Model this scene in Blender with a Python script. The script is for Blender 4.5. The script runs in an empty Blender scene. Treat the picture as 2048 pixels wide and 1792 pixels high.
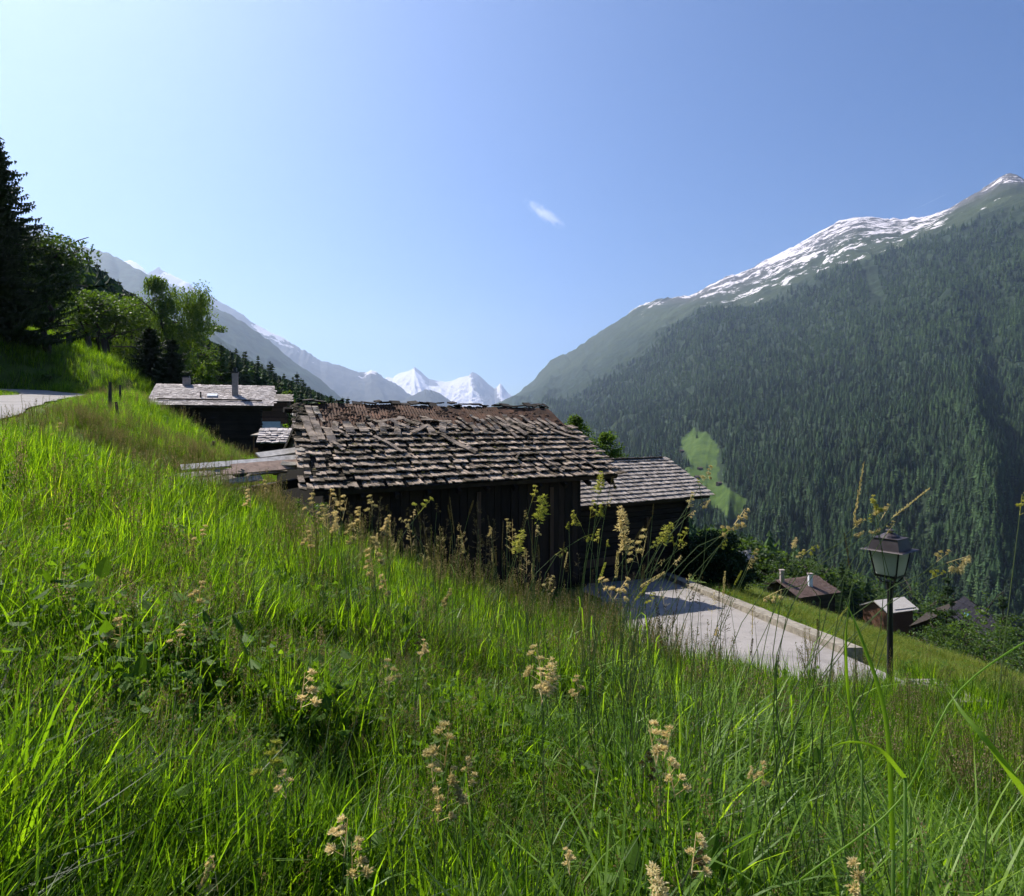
import bpy, math, random
import numpy as np
from mathutils import Vector
R = math.radians
random.seed(7)
rng = np.random.default_rng(7)
SC = bpy.context.scene
COL = SC.collection
F, CX, HY = 655.0, 512.0, 425.0      # focal length in pixels at 1024 wide, principal column, horizon row
SUN_AZ, SUN_EL = R(-49), R(49)

def at(x, y, D):
    return Vector(((x - CX) / F * D, D, (HY - y) / F * D))

# ------------------------------------------------------------------ noise
_T = np.random.default_rng(3).random((256, 256))
def vnoise(x, y):
    xi = np.floor(x).astype(int); yi = np.floor(y).astype(int)
    fx = x - xi; fy = y - yi
    fx = fx * fx * (3 - 2 * fx); fy = fy * fy * (3 - 2 * fy)
    a = _T[xi % 256, yi % 256]; b = _T[(xi + 1) % 256, yi % 256]
    c = _T[xi % 256, (yi + 1) % 256]; d = _T[(xi + 1) % 256, (yi + 1) % 256]
    return (a * (1 - fx) + b * fx) * (1 - fy) + (c * (1 - fx) + d * fx) * fy
def fbm(x, y, o=4, ridged=False):
    x = np.asarray(x, float); y = np.asarray(y, float)
    s = 0; a = 1.0; t = 0
    for i in range(o):
        n = vnoise(x + 17.3 * i, y + 9.1 * i) * 2 - 1
        if ridged: n = 1 - 2 * np.abs(n)
        s = s + a * n; t += a; a *= 0.5; x = x * 2.03; y = y * 2.03
    return s / t

# ------------------------------------------------------------------ materials
class NT:
    def __init__(self, name):
        self.m = bpy.data.materials.new(name); self.m.use_nodes = True
        self.t = self.m.node_tree; self.t.nodes.clear()
        self.out = self.n('ShaderNodeOutputMaterial')
    def n(self, ty, **kw):
        nd = self.t.nodes.new(ty)
        for k, v in kw.items():
            if k.startswith('i_'):
                key = k[2:]
                key = int(key) if key.isdigit() else key.replace('_', ' ')
                nd.inputs[key].default_value = v
            else: setattr(nd, k, v)
        return nd
    def l(self, a, b): self.t.links.new(a, b)
    def pos(self): return self.n('ShaderNodeNewGeometry').outputs['Position']
    def noise(self, scale, detail=4, vec=None, rough=0.55):
        nd = self.n('ShaderNodeTexNoise'); nd.inputs['Scale'].default_value = scale
        nd.inputs['Detail'].default_value = detail; nd.inputs['Roughness'].default_value = rough
        if vec is not None: self.l(vec, nd.inputs['Vector'])
        return nd.outputs['Fac']
    def ramp(self, fac, stops, interp='LINEAR'):
        nd = self.n('ShaderNodeValToRGB'); cr = nd.color_ramp; cr.interpolation = interp
        while len(cr.elements) < len(stops): cr.elements.new(0.5)
        for e, (p, c) in zip(cr.elements, stops):
            e.position = p; e.color = (c[0], c[1], c[2], 1) if not isinstance(c, (int, float)) else (c, c, c, 1)
        self.l(fac, nd.inputs['Fac']); return nd.outputs['Color']
    def mix(self, fac, a, b, bt='MIX'):
        nd = self.n('ShaderNodeMix', data_type='RGBA', blend_type=bt)
        for s, v in ((nd.inputs['Factor'], fac), (nd.inputs[6], a), (nd.inputs[7], b)):
            if isinstance(v, bpy.types.NodeSocket): self.l(v, s)
            elif isinstance(v, (int, float)): s.default_value = v
            else: s.default_value = (*v, 1)
        return nd.outputs[2]
    def math(self, op, a, b=0.0, c=None):
        nd = self.n('ShaderNodeMath', operation=op)
        for i, v in enumerate((a, b) if c is None else (a, b, c)):
            if isinstance(v, bpy.types.NodeSocket): self.l(v, nd.inputs[i])
            else: nd.inputs[i].default_value = v
        return nd.outputs[0]
    def scalev(self, vec, s):
        nd = self.n('ShaderNodeVectorMath', operation='MULTIPLY'); self.l(vec, nd.inputs[0])
        nd.inputs[1].default_value = s; return nd.outputs[0]
    def bsdf(self, color, rough=0.8, bump=None, bstr=0.3, bdist=0.02, metal=0.0, spec=0.3):
        p = self.n('ShaderNodeBsdfPrincipled')
        if isinstance(color, bpy.types.NodeSocket): self.l(color, p.inputs['Base Color'])
        else: p.inputs['Base Color'].default_value = (*color, 1)
        if isinstance(rough, bpy.types.NodeSocket): self.l(rough, p.inputs['Roughness'])
        else: p.inputs['Roughness'].default_value = rough
        p.inputs['Metallic'].default_value = metal
        p.inputs['Specular IOR Level'].default_value = spec
        if bump is not None:
            b = self.n('ShaderNodeBump'); b.inputs['Strength'].default_value = bstr
            b.inputs['Distance'].default_value = bdist
            self.l(bump, b.inputs['Height']); self.l(b.outputs[0], p.inputs['Normal'])
        return p.outputs[0]
    def done(self, sh):
        self.l(sh, self.out.inputs['Surface']); return self.m

def leaf_mat(name, stops, trans=0.45, tint=1.5, rough=0.55, island=True, spec=0.3, obj_rand=0.35, tcol=None):
    """thin leaf: diffuse front plus translucency; colour varies leaf by leaf and plant by plant"""
    t = NT(name)
    g = t.n('ShaderNodeNewGeometry'); oi = t.n('ShaderNodeObjectInfo')
    f = t.math('ADD', t.math('MULTIPLY', g.outputs['Random Per Island'], 1 - obj_rand), t.math('MULTIPLY', oi.outputs['Random'], obj_rand))
    c = t.ramp(f, stops)
    p = t.bsdf(c, rough, spec=spec)
    tr = t.n('ShaderNodeBsdfTranslucent')
    tc = t.mix(1.0, c, tcol or (tint * 1.04, tint, tint * 0.25), 'MULTIPLY'); t.l(tc, tr.inputs['Color'])
    mx = t.n('ShaderNodeMixShader'); mx.inputs[0].default_value = trans
    t.l(p, mx.inputs[1]); t.l(tr.outputs[0], mx.inputs[2])
    return t.done(mx.outputs[0])

def simple(name, col, var=0.3, scale=6, rough=0.8, bstr=0.3, bdist=0.01, metal=0, spec=0.3, stretch=None):
    t = NT(name); v = t.n('ShaderNodeTexCoord').outputs['Object']
    if stretch: v = t.scalev(v, stretch)
    n = t.noise(scale, 5, v)
    a = tuple(c * (1 - var) for c in col); b = tuple(min(1, c * (1 + var)) for c in col)
    return t.done(t.bsdf(t.ramp(n, [(0.3, a), (0.7, b)]), rough, n, bstr, bdist, metal, spec))

def wood_mat(name, dark, light, moss=0.0, spread=1.0, mosscol=(0.05, 0.045, 0.015), axis=(6, 6, 6)):
    t = NT(name); g = t.n('ShaderNodeNewGeometry'); tc = t.n('ShaderNodeTexCoord').outputs['Object']
    r = g.outputs['Random Per Island']
    grain = t.noise(1.0, 6, t.scalev(tc, axis), 0.7)
    f = t.math('ADD', t.math('MULTIPLY', r, 0.65 * spread), t.math('MULTIPLY', t.math('SUBTRACT', grain, 0.5), 1.3))
    f = t.math('ADD', f, 0.12)
    c = t.ramp(f, [(0.0, dark), (0.55, tuple((a + b) / 2 for a, b in zip(dark, light))), (1.0, light)])
    if moss:
        mn = t.noise(2.3, 6, tc, 0.7)
        c = t.mix(t.ramp(mn, [(0.62 - moss * 0.2, 0.0), (0.68 - moss * 0.2, 0.85)]), c, mosscol)
    return t.done(t.bsdf(c, 0.85, grain, 0.6, 0.012, spec=0.25))

# ------------------------------------------------------------------ mesh building
class MB:
    def __init__(self): self.v = []; self.f = []; self.mi = []
    def add(self, vs, fs, m=0):
        o = len(self.v); self.v.extend(tuple(p) for p in vs); self.f.extend(tuple(i + o for i in f) for f in fs)
        self.mi.extend([m] * len(fs))
    def box(self, c, ax, ay, az, m=0, taper=1.0):
        """c centre; ax, ay, az half-extent vectors"""
        c, ax, ay, az = map(Vector, (c, ax, ay, az)); vs = []
        for k in (-1, 1):
            t = taper if k > 0 else 1
            for i, j in ((-1, -1), (1, -1), (1, 1), (-1, 1)): vs.append(c + ax * i * t + ay * j * t + az * k)
        self.add(vs, [(3, 2, 1, 0), (4, 5, 6, 7), (0, 1, 5, 4), (1, 2, 6, 5), (2, 3, 7, 6), (3, 0, 4, 7)], m)
    def plank(self, a, b, w, t, up=(0, 0, 1), m=0, jit=0.0):
        a, b = Vector(a), Vector(b); d = (b - a); L = d.length; d.normalize()
        s = d.cross(Vector(up)).normalized(); n = s.cross(d).normalized()
        seg = max(2, int(L / 0.6)); vs = []; fs = []
        for i in range(seg + 1):
            p = a + d * L * i / seg + n * random.uniform(-jit, jit) + s * random.uniform(-jit, jit)
            ww = w * (1 + random.uniform(-1, 1) * jit * 3)
            for q in (-s * ww / 2 - n * t / 2, s * ww / 2 - n * t / 2, s * ww / 2 + n * t / 2, -s * ww / 2 + n * t / 2): vs.append(p + q)
        for i in range(seg):
            for k in range(4):
                fs.append((4 * i + k, 4 * i + (k + 1) % 4, 4 * i + 4 + (k + 1) % 4, 4 * i + 4 + k))
        fs += [(3, 2, 1, 0), tuple(4 * seg + k for k in range(4))]
        self.add(vs, fs, m)
    def tube(self, pts, radii, n=8, m=0, caps=True):
        pts = [Vector(p) for p in pts]; vs = []; fs = []; prev = None
        for i, p in enumerate(pts):
            d = (pts[min(i + 1, len(pts) - 1)] - pts[max(i - 1, 0)]).normalized()
            if prev is None:
                a = d.orthogonal().normalized()
            else:
                a = (prev - d * prev.dot(d)).normalized()
            prev = a; b = d.cross(a)
            for k in range(n):
                th = 2 * math.pi * k / n; vs.append(p + (a * math.cos(th) + b * math.sin(th)) * radii[i])
        for i in range(len(pts) - 1):
            for k in range(n):
                fs.append((i * n + k, i * n + (k + 1) % n, (i + 1) * n + (k + 1) % n, (i + 1) * n + k))
        if caps: fs += [tuple(range(n - 1, -1, -1)), tuple((len(pts) - 1) * n + k for k in range(n))]
        self.add(vs, fs, m)
    def frustum(self, c, z0, z1, a0, a1, n=4, rot=math.pi / 4, m=0, caps=True, sy=1.0):
        vs = []
        for z, r in ((z0, a0), (z1, a1)):
            for k in range(n):
                th = rot + 2 * math.pi * k / n; vs.append((c[0] + r * math.cos(th), c[1] + r * math.sin(th) * sy, z))
        fs = [(k, (k + 1) % n, n + (k + 1) % n, n + k) for k in range(n)]
        if caps: fs += [tuple(range(n - 1, -1, -1)), tuple(range(n, 2 * n))]
        self.add(vs, fs, m)
    def mesh(self, name, mats, smooth=False):
        me = bpy.data.meshes.new(name); me.from_pydata(self.v, [], self.f)
        for m in (mats if isinstance(mats, (list, tuple)) else [mats]): me.materials.append(m)
        if any(self.mi): me.polygons.foreach_set('material_index', self.mi)
        if smooth: me.polygons.foreach_set('use_smooth', [True] * len(me.polygons))
        me.update(); return me
    def build(self, name, mats, parent=None, smooth=False, loc=None):
        o = bpy.data.objects.new(name, self.mesh(name, mats, smooth))
        if loc is not None: o.location = loc
        COL.objects.link(o)
        if parent is not None: o.parent = parent
        return o

def tag(o, label=None, cat=None, group=None, kind=None):
    if label: o['label'] = label
    if cat: o['category'] = cat
    if group: o['group'] = group
    if kind: o['kind'] = kind
    return o
def thing(name, loc, label, cat, group=None):
    o = bpy.data.objects.new(name, None); o.empty_display_size = 0.2; o.location = loc; COL.objects.link(o)
    return tag(o, label, cat, group)

def grid_mesh(name, P, mats, attrs=None, smooth=True, flip=False):
    ny, nx = P.shape[:2]
    me = bpy.data.meshes.new(name)
    idx = np.arange(ny * nx).reshape(ny, nx)
    q = np.stack([idx[:-1, :-1], idx[:-1, 1:], idx[1:, 1:], idx[1:, :-1]], -1).reshape(-1, 4)
    if flip: q = q[:, ::-1]
    me.vertices.add(ny * nx); me.vertices.foreach_set('co', P.reshape(-1).astype(np.float32))
    me.loops.add(q.size); me.loops.foreach_set('vertex_index', q.reshape(-1).astype(np.int32))
    me.polygons.add(len(q)); me.polygons.foreach_set('loop_start', (np.arange(len(q)) * 4).astype(np.int32))
    me.polygons.foreach_set('loop_total', np.full(len(q), 4, np.int32))
    me.update(calc_edges=True)
    me.polygons.foreach_set('use_smooth', np.full(len(q), smooth))
    for k, a in (attrs or {}).items():
        at_ = me.attributes.new(k, 'FLOAT', 'POINT'); at_.data.foreach_set('value', a.reshape(-1).astype(np.float32))
    for m in (mats if isinstance(mats, (list, tuple)) else [mats]): me.materials.append(m)
    o = bpy.data.objects.new(name, me); COL.objects.link(o); return o

def scatter(name, pts, rot, scl, idx, protos, label, cat=None):
    """many copies nobody could count, as ONE object of kind stuff (instances on points)"""
    me = bpy.data.meshes.new(name); n = len(pts)
    me.vertices.add(n); me.vertices.foreach_set('co', np.asarray(pts, np.float32).reshape(-1))
    a = me.attributes.new('rot', 'FLOAT_VECTOR', 'POINT'); a.data.foreach_set('vector', np.asarray(rot, np.float32).reshape(-1))
    a = me.attributes.new('scl', 'FLOAT_VECTOR', 'POINT'); a.data.foreach_set('vector', np.asarray(scl, np.float32).reshape(-1))
    a = me.attributes.new('idx', 'INT', 'POINT'); a.data.foreach_set('value', np.asarray(idx, np.int32))
    o = bpy.data.objects.new(name, me); COL.objects.link(o)
    coll = bpy.data.collections.new(name + '_kinds')
    for p in protos: coll.objects.link(p)
    ng = bpy.data.node_groups.new(name + '_nodes', 'GeometryNodeTree')
    ng.interface.new_socket('Geometry', in_out='INPUT', socket_type='NodeSocketGeometry')
    ng.interface.new_socket('Geometry', in_out='OUTPUT', socket_type='NodeSocketGeometry')
    N = ng.nodes.new; L = ng.links.new
    gi = N('NodeGroupInput'); go = N('NodeGroupOutput')
    ci = N('GeometryNodeCollectionInfo'); ci.inputs['Collection'].default_value = coll
    ci.inputs['Separate Children'].default_value = True; ci.inputs['Reset Children'].default_value = True
    ip = N('GeometryNodeInstanceOnPoints'); ip.inputs['Pick Instance'].default_value = True
    def attr(nm, ty):
        d = N('GeometryNodeInputNamedAttribute'); d.data_type = ty; d.inputs['Name'].default_value = nm
        return d.outputs['Attribute']
    L(gi.outputs[0], ip.inputs['Points']); L(ci.outputs[0], ip.inputs['Instance'])
    L(attr('idx', 'INT'), ip.inputs['Instance Index']); L(attr('rot', 'FLOAT_VECTOR'), ip.inputs['Rotation'])
    L(attr('scl', 'FLOAT_VECTOR'), ip.inputs['Scale']); L(ip.outputs[0], go.inputs[0])
    md = o.modifiers.new('scatter', 'NODES'); md.node_group = ng
    return tag(o, label, cat, kind='stuff')
def proto(name, mb, mats, smooth=False):
    return bpy.data.objects.new(name, mb.mesh(name, mats, smooth))
SKY_STR, SUN_STR, EXPOSURE, HAZE = 0.078, 5.0, 0.86, 7.2e-5
# ------------------------------------------------------------------ terrain
CTRL = []
def cp(x, y, z): CTRL.append((x, y, z))
def cpx(px, py, D, dz=0.0): p = at(px, py, D); cp(p.x, p.y, p.z + dz)
def plane_fg(X, Y):
    X = np.asarray(X, float); Y = np.asarray(Y, float)
    return -1.45 - 0.3 * np.minimum(X, 3) - 0.08 * np.maximum(X - 3, 0) - 0.1 * Y
for X in (-9, -6, -4):
    for Y in (-6, 0, 5, 9): cp(X, Y, float(plane_fg(X, Y)))
for px, py, D, dz in ((110, 388, 33, -.4), (140, 401, 33, -.45), (160, 411, 32, -.45), (180, 419, 31, -.45), (208, 434, 29, -.45),
                      (237, 451, 26, -.45), (257, 460, 23, -.4), (277, 465, 20, -.4), (120, 430, 20, -.3), (170, 440, 18, -.3),
                      (220, 460, 16, -.25), (90, 440, 14, -.3)):
    cpx(px, py, D, dz)
# left road: centre line with heights
LROAD = [(-6.4, -8, -1.0), (-7.6, 0, -.75), (-8.4, 5, -.45), (-9.6, 9.4, -.06), (-13.0, 15.5, .50), (-16.7, 21.8, .90), (-19.8, 27.2, 1.17), (-22.5, 32.5, 1.5), (-28, 37, 2.0)]
for p in LROAD: cp(*p)
for p in ((-12, 0, .4), (-13, 5, .9), (-15, 9, 1.4), (-18, 14, 2.0), (-21, 20, 2.5), (-24, 26, 3.1), (-27, 31, 3.9), (-28, 24, 4.8), (-30, 35, 5.2),
          (-20, 5, 3.4), (-26, 12, 5.0), (-33, 28, 6.8), (-45, 20, 12), (-45, 40, 11), (-37, 58, 6.7), (-33, 47, 5.7), (-28, 46, 4.0), (-31, 55, 4.0),
          (-24, 36, 1.2), (-26, 55, 1.2), (-21, 35, -.2), (-19, 36, -1.6), (-17, 35, -2.6), (-14, 33, -3.0), (-11, 30, -2.9), (-15.6, 42, -3.2), (-22, 41, -1.6), (-20, 50, -2),
          (-9.8, 28, -2.1), (-8, 26, -2.3), (-6, 24, -2.8), (-8, 33, -2.6), (-21, 60, -.8), (-26, 72, .2), (-20, 75, -1.5), (-12, 60, -4), (-45, 60, 8.5),
          (-60, 90, 12.5), (-45, 90, 6.8), (-32, 92, 4), (-30, 120, 2), (-50, 150, 6), (-100, 150, 24), (-75, 200, 9), (-45, 200, 2),
          (-239, 350, 70), (-166, 300, 36), (-129, 300, 18), (-113, 350, 9), (-102, 400, 3), (-60, 400, -20), (-200, 200, 60), (-300, 500, 55), (-200, 600, 10), (-100, 600, -30),
          (-3.5, 12.6, -3.4), (0, 15, -3.6), (2, 16.5, -3.9), (-6, 18, -2.2), (-4, 20, -3.5), (0, 22, -4.7), (4, 24, -5.4), (0, 30, -6), (0, 60, -11), (0, 200, -38), (0, 500, -90), (-12, 40, -4.5),
          (-12, 100, -12), (-25, 150, -10), (30, 300, -72), (10, 100, -21), (5, 40, -9),
          (0, 10.5, -3.6), (3, 9, -3.45), (4.9, 8.5, -3.36), (2, 13, -3.9), (4.9, 6, -3.25), (5, 20, -4.8), (0, 18, -4.4), (2, 20, -4.7),
          (6.6, 9, -3.75), (6.5, 15, -4.45), (6.5, 20, -5.0), (9, 15.5, -5.55), (9, 20, -6.0), (8, 9, -4.1), (10, 12, -5.05), (14, 20, -7.35), (12, 14, -5.9),
          (16.2, 28, -9.3), (15.4, 35, -9.8), (16, 45, -11.3), (10, 30, -7.8), (7, 26, -6.2), (9, 40, -9.6), (20, 24, -10.4), (18, 16, -8.2), (24, 32, -14.5), (22, 45, -16), (24, 60, -19),
          (36, 84, -25.4), (30, 82, -23.5), (42, 84, -27), (25, 84, -21), (46, 100, -30), (50, 84, -29), (62, 112, -36), (70, 105, -40), (45, 130, -31), (55, 150, -38), (40, 60, -21.5), (60, 60, -30), (40, 40, -22), (30, 20, -16), (40, 10, -22),
          (100, 200, -62), (150, 300, -98), (200, 200, -115), (120, 100, -70), (250, 400, -160), (200, 600, -150), (350, 500, -205), (300, 250, -170), (450, 600, -240), (400, 900, -240), (10, -8, -3.2), (30, -20, -12), (0, -10, -.6), (-20, -20, 2.5), (-60, -20, 14), (100, -20, -55)):
    cp(*p)
C_ = np.array(CTRL)
def tps_fit(P):
    n = len(P); d = np.hypot(P[:, None, 0] - P[None, :, 0], P[:, None, 1] - P[None, :, 1])
    K = np.where(d > 0, d ** 2 * np.log(d + 1e-9), 0) + np.eye(n) * 0.4
    Q = np.c_[np.ones(n), P[:, :2]]
    A = np.zeros((n + 3, n + 3)); A[:n, :n] = K; A[:n, n:] = Q; A[n:, :n] = Q.T
    return np.linalg.solve(A, np.r_[P[:, 2], 0, 0, 0])
_CS = C_.copy()
_W = tps_fit(_CS)
def tps(X, Y):
    X = np.asarray(X, float); Y = np.asarray(Y, float); sh = X.shape; x = X.ravel(); y = Y.ravel(); out = np.zeros_like(x)
    for i in range(0, len(x), 20000):
        d = np.hypot(x[i:i + 20000, None] - _CS[None, :, 0], y[i:i + 20000, None] - _CS[None, :, 1])
        out[i:i + 20000] = (np.where(d > 0, d ** 2 * np.log(d + 1e-9), 0)) @ _W[:-3] + _W[-3] + _W[-2] * x[i:i + 20000] + _W[-1] * y[i:i + 20000]
    return out.reshape(sh)
YC_X = [-40, -9, -6.5, -5, -4, -3, -1, 1.2, 2.5, 3.7, 5, 8, 30]
YC_Y = [9, 9, 10, 11.6, 10.2, 8.8, 8.0, 7.1, 6.6, 6.3, 6.0, 5, 3]
def rroad_z(Y): return -4.69 + (20.2 - np.clip(Y, 4, 30)) * 0.112
def curb_x(Y): return 4.6 + (20.2 - Y) * 0.052
_LR = np.array(LROAD)
def lroad_info(X, Y):
    """distance from the left road's centre line and the road height there"""
    best = np.full(X.shape, 1e9); zz = np.zeros(X.shape)
    for a, b in zip(_LR[:-1], _LR[1:]):
        d = b[:2] - a[:2]; t = np.clip(((X - a[0]) * d[0] + (Y - a[1]) * d[1]) / (d @ d), 0, 1)
        dd = np.hypot(X - a[0] - t * d[0], Y - a[1] - t * d[1]); m = dd < best
        best = np.where(m, dd, best); zz = np.where(m, a[2] + t * (b[2] - a[2]), zz)
    return best, zz
def sst(x, a, b): t = np.clip((x - a) / (b - a), 0, 1); return t * t * (3 - 2 * t)
def terrain(X, Y):
    X = np.asarray(X, float); Y = np.asarray(Y, float)
    zl = tps(X, Y)
    # bumps of the meadow
    r = np.hypot(X, Y)
    zl = zl + fbm(X * .35, Y * .35, 3) * 0.10 * sst(r, 2, 8) + fbm(X * .05, Y * .05, 3) * 1.2 * sst(r, 40, 120)
    yc = np.interp(X, YC_X, YC_Y)
    zf = plane_fg(X, Y) - 0.75 * np.maximum(0, Y - yc) + fbm(X * .8, Y * .8, 3) * 0.07
    k = 0.15; h = np.clip(0.5 + 0.5 * (zl - zf) / k, 0, 1); zm = zf * (1 - h) + zl * h + k * h * (1 - h)
    w = sst(X, -9, -6)
    z = np.where(Y < 16, zm * w + zl * (1 - w), zl)
    # right road bed
    inx = sst(X, -1.6, -1.0) * (1 - sst(X, curb_x(Y) + .35, curb_x(Y) + .9)) * sst(Y, 8.0, 8.8) * (1 - sst(Y, 22, 24))
    z = z * (1 - inx) + np.minimum(z, rroad_z(Y) - .06) * inx
    d, rz = lroad_info(X, Y)
    wl = 1 - sst(d, 2.3, 4.0)
    z = z * (1 - wl) + (rz - .012) * wl
    far = sst(r, 700, 1000)
    return z * (1 - far) + (-300) * far
def tz(x, y): return float(terrain(np.array([x]), np.array([y]))[0])

# ground: one sheet, polar, fine near the camera and out past the mountains
M_ground = None
def build_ground():
    t = NT('meadow_soil'); p = t.pos()
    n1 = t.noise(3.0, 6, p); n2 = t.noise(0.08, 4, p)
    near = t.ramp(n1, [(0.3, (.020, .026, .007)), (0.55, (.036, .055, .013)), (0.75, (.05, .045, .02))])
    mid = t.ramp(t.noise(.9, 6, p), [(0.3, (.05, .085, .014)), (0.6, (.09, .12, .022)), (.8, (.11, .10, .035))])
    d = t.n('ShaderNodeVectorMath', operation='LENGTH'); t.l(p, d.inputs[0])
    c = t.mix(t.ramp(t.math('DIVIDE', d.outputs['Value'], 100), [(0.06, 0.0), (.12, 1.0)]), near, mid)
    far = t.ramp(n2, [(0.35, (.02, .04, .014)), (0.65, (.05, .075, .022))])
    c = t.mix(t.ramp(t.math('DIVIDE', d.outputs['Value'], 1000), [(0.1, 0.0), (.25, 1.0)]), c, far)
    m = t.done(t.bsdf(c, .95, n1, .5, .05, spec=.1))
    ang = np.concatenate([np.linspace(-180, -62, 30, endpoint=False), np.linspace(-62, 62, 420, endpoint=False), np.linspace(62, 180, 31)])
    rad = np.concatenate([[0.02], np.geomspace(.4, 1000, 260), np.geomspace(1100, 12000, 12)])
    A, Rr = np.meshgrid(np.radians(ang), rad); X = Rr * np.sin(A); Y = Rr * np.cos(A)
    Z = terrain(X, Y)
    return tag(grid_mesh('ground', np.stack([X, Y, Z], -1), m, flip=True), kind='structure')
build_ground()

def ribbon(name, left, right, mat, lift=0.0, kind='structure', nx=6, label=None):
    left = np.array(left, float); right = np.array(right, float)
    s = np.linspace(0, 1, nx); P = left[:, None] * (1 - s)[None, :, None] + right[:, None] * s[None, :, None]
    P[..., 2] += lift
    return tag(grid_mesh(name, P, mat, flip=True), label, kind=kind)

def catmull(P, n):
    P = np.array(P, float); P = np.vstack([2 * P[0] - P[1], P, 2 * P[-1] - P[-2]]); out = []
    for i in range(1, len(P) - 2):
        for t in np.linspace(0, 1, n, endpoint=False):
            out.append(.5 * ((2 * P[i]) + (-P[i - 1] + P[i + 1]) * t + (2 * P[i - 1] - 5 * P[i] + 4 * P[i + 1] - P[i + 2]) * t ** 2 + (-P[i - 1] + 3 * P[i] - 3 * P[i + 1] + P[i + 2]) * t ** 3))
    out.append(P[-2]); return np.array(out)

def road_mat(name, col):
    t = NT(name); p = t.pos(); n = t.noise(.9, 8, p, .72); f = t.noise(60, 3, p)
    c = t.ramp(n, [(.3, tuple(x * .6 for x in col)), (.48, col), (.7, tuple(x * 1.2 for x in col))])
    c = t.mix(t.ramp(f, [(.35, .35), (.6, 0.0)]), c, tuple(x * .6 for x in col))
    cr = t.n('ShaderNodeTexVoronoi', feature='DISTANCE_TO_EDGE'); cr.inputs['Scale'].default_value = .45
    nn = t.n('ShaderNodeTexNoise'); nn.inputs['Scale'].default_value = 1.5; t.l(p, nn.inputs['Vector'])
    vm = t.n('ShaderNodeVectorMath', operation='ADD'); t.l(p, vm.inputs[0]); t.l(nn.outputs['Color'], vm.inputs[1]); t.l(vm.outputs[0], cr.inputs['Vector'])
    c = t.mix(t.ramp(cr.outputs['Distance'], [(.002, .35), (.006, 0.0)]), c, tuple(x * .3 for x in col))
    return t.done(t.bsdf(c, .9, f, .4, .004, spec=.2))
M_road = road_mat('asphalt', (.255, .235, .222))
cl = catmull(LROAD, 10)
tn = np.gradient(cl[:, :2], axis=0); tn /= np.hypot(tn[:, 0], tn[:, 1])[:, None]
nrm = np.c_[-tn[:, 1], tn[:, 0]]
wv = 1.5 + .06 * np.sin(np.arange(len(cl)) * 1.3)
ribbon('road', np.c_[cl[:, :2] + nrm * wv[:, None], cl[:, 2]], np.c_[cl[:, :2] - nrm * wv[:, None], cl[:, 2]], M_road, .02)
ys = np.linspace(7.2, 23, 40)
ribbon('lane', [(2.0 + .15 * math.sin(y * 2.1), y, rroad_z(y)) for y in ys], [(curb_x(y) + .02, y, rroad_z(y)) for y in ys], M_road, 0.0)

# kerb wall along the lane's valley side, ends before the lamp
M_conc = simple('weathered_concrete', (.22, .195, .155), .4, 9, .9, .4, .01)
def kerb(y0, y1, h, label, w=.34, dx=0.0):
    mb = MB(); ysk = np.linspace(y0, y1, int(abs(y1 - y0) / .45) + 2); vs = []; fs = []
    for i, y in enumerate(ysk):
        x = curb_x(y) + dx + random.uniform(-.008, .008); z = rroad_z(y); hh = h + random.uniform(-.008, .008)
        vs += [(x, y, z - .35), (x + w, y, z - .6), (x + w - .02, y, z + hh), (x + .02, y, z + hh)]
    n = len(ysk)
    for i in range(n - 1):
        for k in range(4): fs.append((4 * i + k, 4 * i + (k + 1) % 4, 4 * i + 4 + (k + 1) % 4, 4 * i + 4 + k))
    fs += [(3, 2, 1, 0), tuple(4 * (n - 1) + k for k in range(4))]
    mb.add(vs, fs); return tag(mb.build('kerb_wall', M_conc), label, 'kerb wall')
kerb(10.15, 20.4, .12, 'long low concrete kerb along the grey lane beside the grassy bank')
kerb(7.5, 8.45, .10, 'short broken concrete kerb in the grass at the foot of the lantern post', .42, -.15)
# wall-side kerb returning under the right barn
# ------------------------------------------------------------------ mountains
def mountain_mat(name, forest, rock, snow_scale=.01, grass=(.05, .075, .03), stretch=(1, 1, 1), snowcol=(.66, .61, .63)):
    """forest, alpine turf, rock and snow by altitude band (vertex attributes), edges broken by noise"""
    t = NT(name); p = t.pos()
    def at_(k): a = t.n('ShaderNodeAttribute', attribute_name=k); return a.outputs['Fac']
    n = t.noise(snow_scale, 8, t.scalev(p, stretch), .68); nf = t.noise(snow_scale * 5, 6, t.scalev(p, stretch), .7)
    rk = t.ramp(nf, [(.3, tuple(c * .6 for c in rock)), (.65, tuple(c * 1.35 for c in rock))])
    gr = t.ramp(n, [(.35, tuple(c * .6 for c in grass)), (.65, grass)])
    fo = t.ramp(nf, [(.35, tuple(c * .6 for c in forest)), (.65, tuple(c * 1.4 for c in forest))])
    alt = t.math('ADD', at_('alt'), t.math('MULTIPLY', t.math('SUBTRACT', n, .5), .35))
    c = t.mix(t.ramp(alt, [(.30, 0.0), (.42, 1.0)]), fo, gr)
    c = t.mix(t.ramp(alt, [(.50, 0.0), (.72, 1.0)]), c, rk)
    c = t.mix(at_('meadow'), c, t.ramp(t.noise(.03, 8, p, .7), [(.3, (.028, .052, .012)), (.48, (.048, .085, .015)), (.72, (.085, .125, .023))]))
    s = t.math('ADD', at_('snow'), t.math('ADD', t.math('MULTIPLY', t.math('SUBTRACT', n, .5), 2.6), t.math('MULTIPLY', t.math('SUBTRACT', nf, .5), 2.4)))
    sm = t.ramp(s, [(.48, 0.0), (.54, 1.0)])
    c = t.mix(sm, c, snowcol)
    return t.done(t.bsdf(c, .9, nf, .6, 6.0, spec=.1))

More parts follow.
